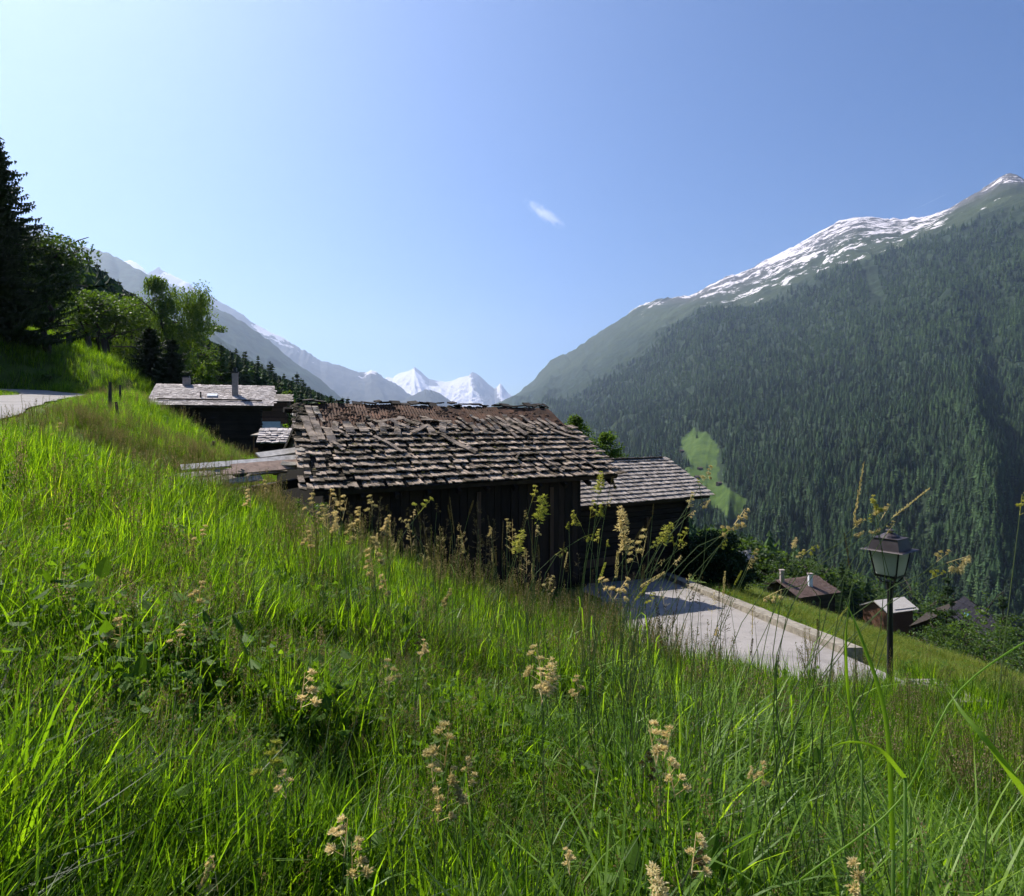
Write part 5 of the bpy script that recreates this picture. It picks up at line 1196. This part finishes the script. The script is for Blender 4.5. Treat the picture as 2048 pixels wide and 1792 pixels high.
ST = [
 (425, 506, 3.6, 20, 'cock', 'y', 'yellow green head leaning right before the middle of the barn wall', -.25, .7), (405, 523, 3.7, 13, 'cock', 'b', 'buff head drooping left of the yellow green one before the barn wall', -.05, -.8), (471, 508, 4.2, 15, 'spike', 'd', 'narrow greyish head standing alone before the dark barn wall', -.1, .3),
 (437, 508, 4.4, 9, 'cock', 'd', 'faint small grey head right of the yellow green one', 0, .1), (534, 494, 3.6, 17, 'cock', 'y', 'loose yellow green head, left one of the close pair before the barn corner', -.2, .3), (541, 508, 3.3, 28, 'dense', 'y', 'thick bright yellow green head, right one of the close pair before the barn corner', -.1, .12),
 (527, 515, 3.8, 9, 'cock', 'b', 'small buff head under the close yellow green pair', .0, -.2), (520, 542, 3.4, 24, 'dense', 'y', 'long yellow head leaning right below the close pair', -.2, .35), (507, 526, 3.7, 14, 'cock', 'b', 'small pale head left of the long yellow leaning head', .0, 0), (491, 532, 4.0, 12, 'cock', 'p', 'small pinkish head before the middle of the barn wall', .05, -.1),
 (536, 531, 3.5, 12, 'cock', 'b', 'buff head below the thick bright head', .0, .1), (600, 482, 3.3, 22, 'dense', 'y', 'tall yellow green head reaching over the log barn eave', -.05, .15), (611, 483, 3.5, 14, 'cock', 'd', 'dull green head right beside the tallest one at the log barn eave', -.1, .2), (591, 509, 3.4, 18, 'cock', 'y', 'yellow green head over the corner between the barns', -.1, .1),
 (600, 509, 3.5, 16, 'cock', 'y', 'second yellow green head over the corner between the barns', -.05, .3), (577, 518, 3.4, 18, 'cock', 'y', 'wide yellow green head left of the barn corner', -.05, -.5), (608, 502, 3.7, 9, 'cock', 'b', 'tiny buff head at the log barn eave', -.1, .5), (569, 526, 3.5, 9, 'cock', 'y', 'tiny yellow head on its own left of the barn corner', .05, 0),
 (622, 519, 2.3, 27, 'dense', 'p', 'large pink buff head, the biggest one, before the log barn', .02, -.12), (624, 540, 2.4, 26, 'dense', 'p', 'large pink and green head hanging just below the biggest one', .03, .1), (589, 535, 3.2, 13, 'cock', 'y', 'flat yellow head left of the biggest pink one', -.1, 1.2), (599, 536, 3.1, 14, 'cock', 'y', 'bright green young head left of the biggest pink one', .0, .1),
 (607, 543, 3.3, 8, 'cock', 'y', 'very small yellow head below the young green one', 0, .2), (645, 543, 2.6, 26, 'cock', 'b', 'frayed buff head with pink tips right of the biggest one', .0, .2), (636, 552, 2.7, 22, 'cock', 'b', 'frayed yellow buff head under the biggest one', .05, -.2), (666, 533, 3.0, 24, 'dense', 'y', 'bright yellow green head leaning right before the log barn', -.25, .5),
 (658, 545, 3.1, 14, 'cock', 'y', 'small green head below the bright leaning one', -.15, .3), (684, 537, 3.2, 18, 'cock', 'y', 'spreading yellow head at the right end of the log barn wall', -.3, .6), (673, 540, 3.2, 12, 'cock', 'y', 'small yellow head touching the spreading one', -.2, -.1), (683, 547, 3.3, 10, 'cock', 'y', 'small head under the spreading yellow one', -.1, 1.0),
 (677, 560, 3.2, 12, 'cock', 'b', 'small head low before the log barn base', -.2, .8), (661, 561, 3.3, 8, 'cock', 'b', 'tiny head low before the log barn door post', -.1, .9), (690, 500, 3.0, 17, 'cock', 'b', 'buff head at the tip of the log barn eave', -.35, .3), (708, 474, 2.9, 17, 'cock', 'b', 'tall buff head before the sunny clearing', -.45, .6),
 (705, 502, 3.0, 12, 'cock', 'b', 'small buff head below the tall one before the clearing', -.35, 1.1), (691, 513, 3.1, 9, 'cock', 'p', 'small pinkish head below the log barn eave tip', -.3, .9), (698, 482, 3.0, 8, 'cock', 'y', 'tiny yellow head left of the tall one before the clearing', -.35, -.3), (740, 516, 2.7, 20, 'cock', 'p', 'pinkish head leaning right at the lower tip of the clearing', -.45, .6),
 (728, 531, 2.7, 20, 'cock', 'b', 'wide cream head above the evergreen bush', -.45, .9), (741, 528, 2.7, 12, 'cock', 'b', 'flat cream head right of the wide one above the evergreen bush', -.4, 1.3), (722, 543, 2.8, 11, 'cock', 'y', 'bright yellow head in front of the evergreen bush', -.4, .8),
 (653, 510, 3.2, 12, 'spike', 'd', 'dark narrow head before the log barn boards', -.12, .1), (648, 525, 3.2, 16, 'spike', 'd', 'dark green narrow head leaning left of the log barn batten', -.25, .4), (639, 533, 3.3, 16, 'spike', 'd', 'dark narrow head between the pink head and the batten', -.25, .6), (617, 565, 2.6, 28, 'spike', 'b', 'long golden spike before the shaded lane', .0, .05), (602, 573, 2.8, 22, 'spike', 'y', 'slender green spike leaning right before the lane', -.1, .3),
 (561, 551, 3.2, 13, 'cock', 'y', 'flat yellow head left of the lane shadow', .0, 1.0), (566, 560, 3.3, 16, 'spike', 'b', 'drooping buff spike below the flat yellow head', .0, .2), (550, 583, 3.0, 15, 'cock', 'b', 'buff head among the grass tips left of the lane', .0, .3), (554, 592, 3.0, 9, 'cock', 'p', 'small pink head among the grass tips left of the lane', .0, .3),
 (606, 590, 2.3, 26, 'cock', 'p', 'large frayed pink head at the corner of the lane', .0, -.6), (621, 588, 2.3, 24, 'cock', 'p', 'second large frayed pink head at the corner of the lane', .05, .6), (652, 580, 2.4, 28, 'spike', 'b', 'arched golden spike over the pale lane', -.15, 1.0), (642, 592, 2.5, 22, 'spike', 'y', 'golden green spike under the arched one', -.1, .7),
 (653, 600, 2.8, 15, 'cock', 'y', 'small green head over the near edge of the lane', 0, .3), (752, 556, 2.9, 17, 'cock', 'b', 'buff head before the tiny grey roofed hut', -.35, .4), (749, 566, 3.0, 10, 'cock', 'b', 'small pale head just under the tiny hut', -.3, .4), (724, 584, 3.0, 24, 'spike', 'b', 'brownish upright spike at the far kerb', .0, .1),
 (738, 578, 3.0, 16, 'spike', 'y', 'yellow green spike on a leaning stem past the kerb', -.15, .5), (874, 504, 1.9, 20, 'cock', 'y', 'green yellow head above and left of the lantern', -.25, -.3), (885, 513, 1.9, 20, 'cock', 'b', 'cream head right above the lantern roof', .02, .6), (873, 518, 1.9, 9, 'cock', 'y', 'small yellow head left above the lantern roof', -.3, -.4),
 (859, 524, 1.95, 16, 'cock', 'b', 'yellow buff head left of the lantern roof', -.12, .9), (859, 533, 1.95, 11, 'cock', 'b', 'flat cream head just under the yellow buff one by the lantern', -.12, 1.2), (876, 531, 1.9, 12, 'cock', 'b', 'cream head touching the lantern roof', -.2, 1.2), (891, 528, 1.9, 14, 'cock', 'b', 'cream head before the lantern finial', -.05, .6),
 (959, 559, 2.0, 26, 'cock', 'b', 'big cream head on the long stem right of the lantern', -.75, 1.3), (943, 557, 2.0, 17, 'cock', 'b', 'cream head left of the big one on the long leaning stem', -.6, 1.0), (937, 576, 2.05, 16, 'cock', 'y', 'yellow head hanging below the big cream one', -.5, 1.2),
 (809, 550, 2.3, 18, 'cock', 'y', 'yellow head leaning right above the brown tiled chalet', -.35, .9), (803, 556, 2.3, 12, 'cock', 'b', 'small cream head beside the yellow one above the chalet', -.3, .5), (795, 543, 2.3, 11, 'dense', 'p', 'compact pinkish bud above the brown tiled chalet', -.2, .3), (772, 594, 2.5, 20, 'cock', 'p', 'drooping pink head left of the brown tiled chalet', -.05, -2.0),
 (859, 492, 2.1, 62, 'ear', 'b', 'very tall straight pale ear standing highest before the dark forest', -.12, .16), (912, 502, 2.1, 50, 'ear', 'b', 'long pale ear arching right above the lantern', -.25, .95), (847, 550, 2.2, 38, 'ear', 'd', 'dull ear left of the lantern glass', .0, -.2), (1021, 504, 1.8, 22, 'cock', 'y', 'yellow head cut by the right edge before the forest', -.2, .2),
 (842, 614, 2.3, 18, 'spike', 'y', 'green yellow spike over the bank left of the lantern post', -.2, .6), (818, 470 + 160, 2.6, 20, 'spike', 'd', 'dull upright spike before the olive bank', .0, 0)]
FG = [(447, 744, 1.75, 30, 'cock', 'b'), (432, 766, 1.75, 20, 'cock', 'p'), (468, 770, 1.75, 18, 'cock', 'b'), (449, 786, 1.7, 26, 'cock', 'b'), (438, 804, 1.7, 22, 'cock', 'p'), (271, 765, 1.8, 28, 'cock', 'y'), (286, 784, 1.8, 18, 'cock', 'p'), (303, 689, 2.1, 24, 'cock', 'p'), (120, 632, 2.6, 20, 'cock', 'p'), (539, 663, 2.2, 24, 'cock', 'b'), (550, 676, 2.15, 24, 'dense', 'p'), (541, 686, 2.1, 22, 'cock', 'p'),
      (578, 690, 2.15, 18, 'cock', 'p'), (388, 675, 2.3, 18, 'cock', 'b'), (422, 650, 2.5, 14, 'cock', 'p'), (652, 743, 1.85, 26, 'cock', 'p'), (668, 741, 1.9, 22, 'cock', 'p'), (671, 777, 1.75, 24, 'cock', 'p'), (645, 764, 1.8, 18, 'cock', 'd'), (763, 773, 1.8, 15, 'cock', 'p'), (753, 774, 1.8, 10, 'cock', 'p'), (346, 836, 1.55, 24, 'cock', 'p'), (352, 860, 1.5, 26, 'cock', 'p'), (215, 872, 1.55, 22, 'cock', 'p'),
      (568, 862, 1.5, 18, 'cock', 'p'), (694, 852, 1.5, 24, 'cock', 'p'), (705, 868, 1.5, 20, 'cock', 'd'), (655, 887, 1.42, 30, 'dense', 'p'), (858, 879, 1.45, 30, 'cock', 'p'), (200, 592, 3.0, 15, 'cock', 'p'), (180, 636, 2.6, 14, 'cock', 'p'), (203, 535, 4.2, 12, 'cock', 'p'), (386, 585, 3.1, 14, 'cock', 'p'), (370, 552, 3.4, 20, 'cock', 'b'), (372, 565, 3.3, 14, 'cock', 'p'), (308, 540, 3.6, 12, 'cock', 'p'), (350, 534, 3.8, 14, 'cock', 'b'),
      (390, 525, 3.9, 14, 'cock', 'p'), (338, 524, 4.2, 13, 'cock', 'p'), (360, 517, 4.4, 14, 'cock', 'p'), (322, 514, 4.8, 12, 'cock', 'b'), (345, 508, 5.0, 15, 'cock', 'p'), (372, 505, 4.8, 12, 'cock', 'b'), (312, 503, 5.4, 12, 'cock', 'p'), (330, 498, 5.6, 12, 'cock', 'p'), (70, 528, 4.4, 12, 'cock', 'p'), (250, 498, 5.6, 12, 'cock', 'p'), (262, 488, 6.5, 11, 'cock', 'b'), (60, 430, 8.0, 9, 'cock', 'p'), (452, 598, 2.9, 13, 'cock', 'b'), (420, 640, 2.6, 10, 'cock', 'd'), (180, 700, 2.2, 14, 'cock', 'd'), (118, 690, 2.3, 12, 'cock', 'd')]
for s_ in ST: flower_stem(*s_[:6], lab=s_[6], bx=s_[7], tilt=s_[8])
tone = {'y': 'yellow green', 'p': 'pinkish buff', 'b': 'cream buff', 'd': 'dull brown'}
def where(px, py):
    if py > 820: return 'at the bottom edge of the meadow'
    if py > 720: return ('in the thick grass left of the central head cluster' if px < 400 else 'in the central cluster of heads' if px < 500 else 'in the lush grass right of the middle')
    if py > 600: return ('low in the left meadow' if px < 300 else 'in the middle of the meadow' if px < 480 else 'in the grass below the lane corner')
    if px < 290: return 'on the left brow of the meadow'
    return 'before the left foot of the half stripped barn'
for f_ in FG:
    f_ = f_[:3] + (f_[3] * 1.55,) + f_[4:]
    lb = f'{tone[f_[5]]} seed head {where(f_[0], f_[1])}'
    flower_stem(*f_, lab=lb, group='flowering heads ' + where(f_[0], f_[1]) + ' ' + tone[f_[5]], bx=rS.uniform(-.05, .05))
# fainter airy and spiky stems standing along the brow against the barn
for k in range(95):
    px = rS.uniform(315, 760); D = rS.uniform(3.4, 6.0) if px < 600 else rS.uniform(2.6, 4.2)
    top = np.interp(px, [300, 350, 420, 500, 560, 620, 700, 760], [492, 505, 512, 522, 536, 560, 590, 615]) + rS.uniform(-6, 44)
    kd = rS.choice(('airy', 'airy', 'spike', 'cock', 'ear')); c = rS.choice('bddpd'); sz = {'airy': 30, 'spike': 16, 'cock': 10, 'ear': 34}[kd] * rS.uniform(.8, 1.2)
    reg = 'the half stripped barn' if px < 575 else 'the log barn' if px < 655 else 'the pale lane'
    knd = {'airy': 'thin airy', 'spike': 'thin spiked', 'cock': 'small tufted', 'ear': 'slender eared'}[kd]
    flower_stem(px, top, D, sz, kd, c, lab=f'{knd} grass stem on the meadow brow before {reg}', group=f'{knd} stems before {reg}', bx=rS.uniform(-.12, .12), leafy=False, thick=.8)
# dandelion clock
p = at(95, 803, 1.75); B = Vector((p.x + .02, p.y, tz(p.x + .02, p.y)))
dn = thing('dandelion', B, 'white fluffy dandelion clock, half blown, in the lower left grass', 'dandelion'); c = p - B; r = random.Random(4)
mb = MB(); mb.tube([(0, 0, 0), (.0, 0, c.z * .5), c], [.003, .0026, .002], 6); mb.build('stem', M_stem, dn)
mb = MB(); mb.tube([c + Vector((0, 0, -.006)), c + Vector((0, 0, .006))], [.006, .007], 8)
for _ in range(170):
    d = Vector((r.gauss(0, 1), r.gauss(0, 1), r.gauss(0, 1))).normalized()
    if d.x < -.1 and d.z > -.2: continue
    e = c + d * .028; w_ = Vector((.00022, 0, .0002)); mb.add([c - w_, c + w_, e + w_, e - w_], [(0, 1, 2, 3)])
    for _k in range(9):
        q = (d.orthogonal().normalized()); a_ = r.uniform(0, 6.28); q = (q * math.cos(a_) + d.cross(q) * math.sin(a_)); f = e + q * .007 + d * .004; mb.add([e - w_, e + w_, f], [(0, 1, 2)])
mb.build('seed_head', leaf_mat('white_down', [(0, (.6, .6, .58)), (1, (.8, .8, .78))], .4, 1.0, .8), dn)
# big blades and leaning stems that show singly on the right
for k, (pts, w_, lb) in enumerate((
    ([(800, 880, 1.5), (900, 800, 1.55), (960, 690, 1.6), (1060, 620, 1.75)], .0036, 'long bare grass stem crossing diagonally to the right edge'),
    ([(893, 850, 1.6), (886, 720, 1.65), (862, 640, 1.7), (845, 600, 1.75)], .012, 'broad dark blade bending left below the lantern post'),
    ([(862, 760, 1.7), (849, 700, 1.75), (846, 640, 1.75), (850, 600, 1.8)], .009, 'upright broad blade just left of the lantern post'),
    ([(1030, 800, 1.4), (990, 745, 1.4), (962, 712, 1.45), (948, 690, 1.5)], .013, 'broad pale blade slanting at the lower right edge'),
    ([(905, 778, 1.5), (880, 750, 1.5), (850, 742, 1.55), (820, 752, 1.6)], .010, 'pale blade folding over to the left below the lantern'))):
    P_ = [at(*q) for q in pts]; mb = MB(); cur = catmull([tuple(q) for q in P_], 6); B = Vector(cur[0]); vs = []; fs = []; n = len(cur)
    if k == 0: mb.tube([Vector(q) - B for q in cur], [w_ * .6] * n, 6)
    else:
        for i, q in enumerate(cur):
            t_ = Vector(cur[min(i + 1, n - 1)]) - Vector(cur[max(i - 1, 0)]); s = t_.cross(Vector((.2, 1, .3))).normalized() * w_ * .5 * (1 - (i / (n - 1)) ** 2.2 + .02)
            vs += [Vector(q) - B - s, Vector(q) - B + Vector((0, .002, -.001)), Vector(q) - B + s]
        for i in range(n - 1): fs += [(3 * i, 3 * i + 1, 3 * i + 4, 3 * i + 3), (3 * i + 1, 3 * i + 2, 3 * i + 5, 3 * i + 4)]
        mb.add(vs, fs)
    g_ = (Vector(cur[0]) + Vector((0, 0, tz(cur[0][0], cur[0][1]) - cur[0][2])))
    mb.tube([Vector((0, 0, 0)), g_ - B], [w_ * .35, w_ * .4], 6)
    tag(mb.build('grass_blade', M_wide, loc=B, smooth=True), lb, 'grass blade')

# ------------------------------------------------------------------ lantern and posts
def lantern(name, base, zt, k, rot, label):
    """k scales the 0.66 m lantern head; zt is the height of the post's top above its base"""
    root = thing(name, base, label, 'street lamp'); q = math.sqrt(.5)
    mb = MB(); mb.tube([(0, 0, -.3), (0, 0, zt)], [.040 * k ** .5, .034 * k ** .5], 14); mb.tube([(0, 0, zt - .10), (0, 0, zt)], [.044, .044], 14); mb.tube([(0, 0, -.02), (0, 0, .16)], [.065, .052], 14); mb.build('post', M_black, root, smooth=False)
    mb = MB()
    for i in range(4):
        a = rot + math.pi / 2 * i; d = Vector((math.cos(a), math.sin(a), 0))
        mb.tube([d * .03 * k + Vector((0, 0, zt - .02)), d * .10 * k + Vector((0, 0, zt - .01)), d * .155 * k + Vector((0, 0, zt + .04 * k)), d * .17 * k + Vector((0, 0, zt + .09 * k))], [.010 * k] * 4, 6)
    mb.build('bracket', M_black, root)
    z0 = zt + .08 * k; z1 = z0 + .36 * k; a0, a1 = .19 * k / q * q, .27 * k / q * q
    mb = MB(); mb.frustum((0, 0), z0 - .012 * k, z0 + .02 * k, a0 * 1.03, a0 * 1.03, 4, rot)
    for i in range(4):
        a = rot + math.pi / 2 * i; d = Vector((math.cos(a), math.sin(a), 0)); mb.tube([d * a0 + Vector((0, 0, z0)), d * a1 + Vector((0, 0, z1))], [.012 * k] * 2, 6)
    fr = mb.build('frame', M_black, root)
    for i in range(4):
        a, b = rot + math.pi / 2 * i, rot + math.pi / 2 * (i + 1); mb = MB(); n = 6; vs = []
        for j in range(n + 1):
            u = j / n; z = z0 + (z1 - z0) * u; rr_ = (a0 + (a1 - a0) * u) * .985
            A_ = Vector((math.cos(a) * rr_, math.sin(a) * rr_, z)); B_ = Vector((math.cos(b) * rr_, math.sin(b) * rr_, z)); ins = .035 + (.10 * (1 - u / .12) ** 2 if u < .12 else 0)
            vs += [A_.lerp(B_, ins), A_.lerp(B_, 1 - ins)]
        mb.add(vs, [(2 * j, 2 * j + 1, 2 * j + 3, 2 * j + 2) for j in range(n)]); mb.build('glass_pane', M_glass, root)
    mb = MB(); mb.frustum((0, 0), z1, z1 + .012 * k, .395 * k, .375 * k, 4, rot); mb.frustum((0, 0), z1 + .012 * k, z1 + .165 * k, .285 * k, .235 * k, 4, rot); mb.frustum((0, 0), z1 + .165 * k, z1 + .172 * k, .25 * k, .25 * k, 4, rot)
    rf = mb.build('roof', M_cap, root)
    mb = MB(); mb.tube([(0, 0, z1 + .172 * k), (0, 0, z1 + .20 * k), (0, 0, z1 + .225 * k), (0, 0, z1 + .24 * k), (0, 0, z1 + .27 * k)], [.13 * k, .115 * k, .07 * k, .035 * k, .03 * k], 16); mb.tube([(0, 0, z1 + .27 * k), (0, 0, z1 + .285 * k)], [.062 * k, .03 * k], 12)
    f_ = mb.build('finial', M_cap, None, smooth=False); f_.parent = rf
    return root
M_cap = simple('brown_black_painted_metal', (.045, .035, .038), .15, 9, .5, .08, .002, .3, .45)
t_ = NT('frosted_glass'); n_ = t_.noise(5, 3, t_.n('ShaderNodeTexCoord').outputs['Object'])
g_ = t_.bsdf(t_.ramp(n_, [(.3, (.24, .27, .23)), (.7, (.36, .40, .34))]), .5, spec=.5); tr_ = t_.n('ShaderNodeBsdfTranslucent'); tr_.inputs['Color'].default_value = (.6, .66, .58, 1); mx_ = t_.n('ShaderNodeMixShader'); mx_.inputs[0].default_value = .55; t_.l(g_, mx_.inputs[1]); t_.l(tr_.outputs[0], mx_.inputs[2]); M_glass = t_.done(mx_.outputs[0])
p = at(890, 692, 8.5); pz = at(890, 581, 8.5); lantern('street_lamp', p, pz.z - p.z, 0.93, R(-8), 'black four sided lantern on a post beside the lane')
p = at(287, 465, 24.5); pz = at(287, 454, 24.5); lantern('street_lamp', p, pz.z - p.z, .42, R(20), 'small distant lantern before the stone roofed hut')
for k, (px, y0, y1, D, w_, ln, lb) in enumerate(((110, 396, 382, 20, .055, .06, 'thick upright fence post on the meadow crest'), (116, 412, 402, 17.5, .04, -.25, 'dark leaning fence post lower on the meadow crest'), (214, 458, 441, 23, .08, .28, 'slanting fence post before the dark chalet wall'), (120, 394, 385, 27, .05, .0, 'thin fence post behind the thick one'))):
    a = at(px, y1, D); h = (y0 - y1) * D / F; mb = MB(); b_ = Vector((a.x - ln * h, a.y, a.z - h)); b_.z = min(b_.z, tz(b_.x, b_.y) - .1)
    mb.tube([b_, (a + b_) / 2 + Vector((.01, 0, 0)), a], [w_, w_ * .95, w_ * .85], 7); tag(mb.build('fence_post', M_bark), lb, 'fence post')

# ------------------------------------------------------------------ little cloud, high above the haze
def cloud(px, py, D, ln, wd, th, ang, dens, seed, label):
    c = at(px, py, D); mb = MB(); n1, n2 = 12, 18; vs = []; fs = []
    for i in range(n1):
        ph = math.pi * (i + .5) / n1
        for j in range(n2):
            t = 6.283 * j / n2; vs.append((math.sin(ph) * math.cos(t) * ln, math.sin(ph) * math.sin(t) * th, math.cos(ph) * wd))
    for i in range(n1 - 1):
        for j in range(n2): fs.append((i * n2 + j, (i + 1) * n2 + j, (i + 1) * n2 + (j + 1) % n2, i * n2 + (j + 1) % n2))
    fs += [tuple(range(n2)), tuple((n1 - 1) * n2 + j for j in range(n2 - 1, -1, -1))]
    mb.add(vs, fs); m = bpy.data.materials.new('cloud_vapour'); m.use_nodes = True; t = m.node_tree; t.nodes.clear()
    tc = t.nodes.new('ShaderNodeTexCoord'); no_ = t.nodes.new('ShaderNodeTexNoise'); no_.inputs['Scale'].default_value = 4.5; no_.inputs['Detail'].default_value = 5; no_.inputs['Roughness'].default_value = .65
    mp = t.nodes.new('ShaderNodeVectorMath'); mp.operation = 'DIVIDE'; mp.inputs[1].default_value = (ln, th, wd); t.links.new(tc.outputs['Object'], mp.inputs[0])
    st_ = t.nodes.new('ShaderNodeVectorMath'); st_.operation = 'MULTIPLY'; st_.inputs[1].default_value = (1.0, .3, .45); t.links.new(mp.outputs[0], st_.inputs[0]); t.links.new(st_.outputs[0], no_.inputs['Vector'])
    le = t.nodes.new('ShaderNodeVectorMath'); le.operation = 'LENGTH'; t.links.new(mp.outputs[0], le.inputs[0])
    def M(op, a, b):
        nd = t.nodes.new('ShaderNodeMath'); nd.operation = op
        for i, v in enumerate((a, b)):
            if isinstance(v, bpy.types.NodeSocket): t.links.new(v, nd.inputs[i])
            else: nd.inputs[i].default_value = v
        return nd.outputs[0]
    fo = M('SUBTRACT', 1.0, le.outputs['Value']); d = M('MULTIPLY', M('MAXIMUM', M('SUBTRACT', M('ADD', no_.outputs['Fac'], M('MULTIPLY', fo, .35)), .55), 0.0), dens)
    d = M('MULTIPLY', d, M('MAXIMUM', fo, 0.0))
    v = t.nodes.new('ShaderNodeVolumePrincipled'); v.inputs['Color'].default_value = (.97, .97, 1, 1); v.inputs['Anisotropy'].default_value = .3; t.links.new(d, v.inputs['Density'])
    ou = t.nodes.new('ShaderNodeOutputMaterial'); t.links.new(v.outputs[0], ou.inputs['Volume'])
    o = mb.build('cloud', m, loc=c); o.rotation_euler = (0, ang, 0); return tag(o, label, 'cloud')
cloud(930, 202, 9000, 520, 12, 40, R(-26), .012, 2, 'faint straight vapour trail high over the right ridge')
cloud(545, 214, 9000, 400, 85, 260, R(33), .022, 1, 'small white wisp of cloud in the clear blue sky')
# ------------------------------------------------------------------ camera, light, air, render
cam = bpy.data.cameras.new('camera'); co = bpy.data.objects.new('camera', cam); COL.objects.link(co)
co.location = (0, 0, 0); co.rotation_euler = (R(90), 0, 0)
cam.sensor_width = 36; cam.lens = 36 * F / 1024; cam.shift_y = -(448 - HY) / 1024
cam.clip_start = .05; cam.clip_end = 60000
SC.camera = co
w = bpy.data.worlds.new('World'); SC.world = w; w.use_nodes = True
nt = w.node_tree; nt.nodes.clear()
sky = nt.nodes.new('ShaderNodeTexSky'); sky.sky_type = 'NISHITA'; sky.sun_disc = False
sky.sun_elevation = SUN_EL; sky.sun_rotation = SUN_AZ; sky.altitude = 1400; sky.air_density = 1.0; sky.dust_density = 1.5; sky.ozone_density = 5.5
bg = nt.nodes.new('ShaderNodeBackground'); bg.inputs['Strength'].default_value = SKY_STR
wo = nt.nodes.new('ShaderNodeOutputWorld'); hs = nt.nodes.new('ShaderNodeHueSaturation'); hs.inputs['Saturation'].default_value = 1.15; hs.inputs['Hue'].default_value = .505; nt.links.new(sky.outputs[0], hs.inputs['Color']); nt.links.new(hs.outputs[0], bg.inputs[0]); nt.links.new(bg.outputs[0], wo.inputs[0])
sun = bpy.data.lights.new('sun', 'SUN'); sun.energy = SUN_STR; sun.angle = R(.55); sun.color = (1.0, .945, .86)
so = bpy.data.objects.new('sun', sun); COL.objects.link(so)
sd = Vector((math.sin(SUN_AZ) * math.cos(SUN_EL), math.cos(SUN_AZ) * math.cos(SUN_EL), math.sin(SUN_EL)))
so.rotation_euler = (-sd).to_track_quat('-Z', 'Y').to_euler(); so.location = (-30, 30, 40)
if HAZE:
    mb = MB(); mb.box((0, 0, (2000 - 420) / 2), (14500, 0, 0), (0, 14500, 0), (0, 0, (2000 + 420) / 2))
    hm = bpy.data.materials.new('valley_haze'); hm.use_nodes = True; t = hm.node_tree; t.nodes.clear()
    pv = t.nodes.new('ShaderNodeVolumePrincipled'); ou = t.nodes.new('ShaderNodeOutputMaterial')
    pv.inputs['Color'].default_value = (.57, .70, .95, 1); pv.inputs['Density'].default_value = HAZE
    pv.inputs['Anisotropy'].default_value = .58; pv.inputs['Density Attribute'].default_value = ''
    t.links.new(pv.outputs[0], ou.inputs['Volume'])
    tag(mb.build('haze', hm), 'pale blue morning haze filling the valley air', 'haze', kind='stuff')
SC.view_settings.view_transform = 'Standard'; SC.view_settings.look = 'None'; SC.view_settings.exposure = EXPOSURE; SC.view_settings.gamma = 1
cy = SC.cycles
cy.max_bounces = 5; cy.diffuse_bounces = 2; cy.glossy_bounces = 2; cy.transmission_bounces = 3; cy.volume_bounces = 1; cy.transparent_max_bounces = 8
cy.use_denoising = True; cy.denoiser = 'OPENIMAGEDENOISE'
cy.caustics_reflective = False; cy.caustics_refractive = False
cy.sample_clamp_indirect = 8
cy.use_adaptive_sampling = True; cy.adaptive_threshold = .022; cy.adaptive_min_samples = 24
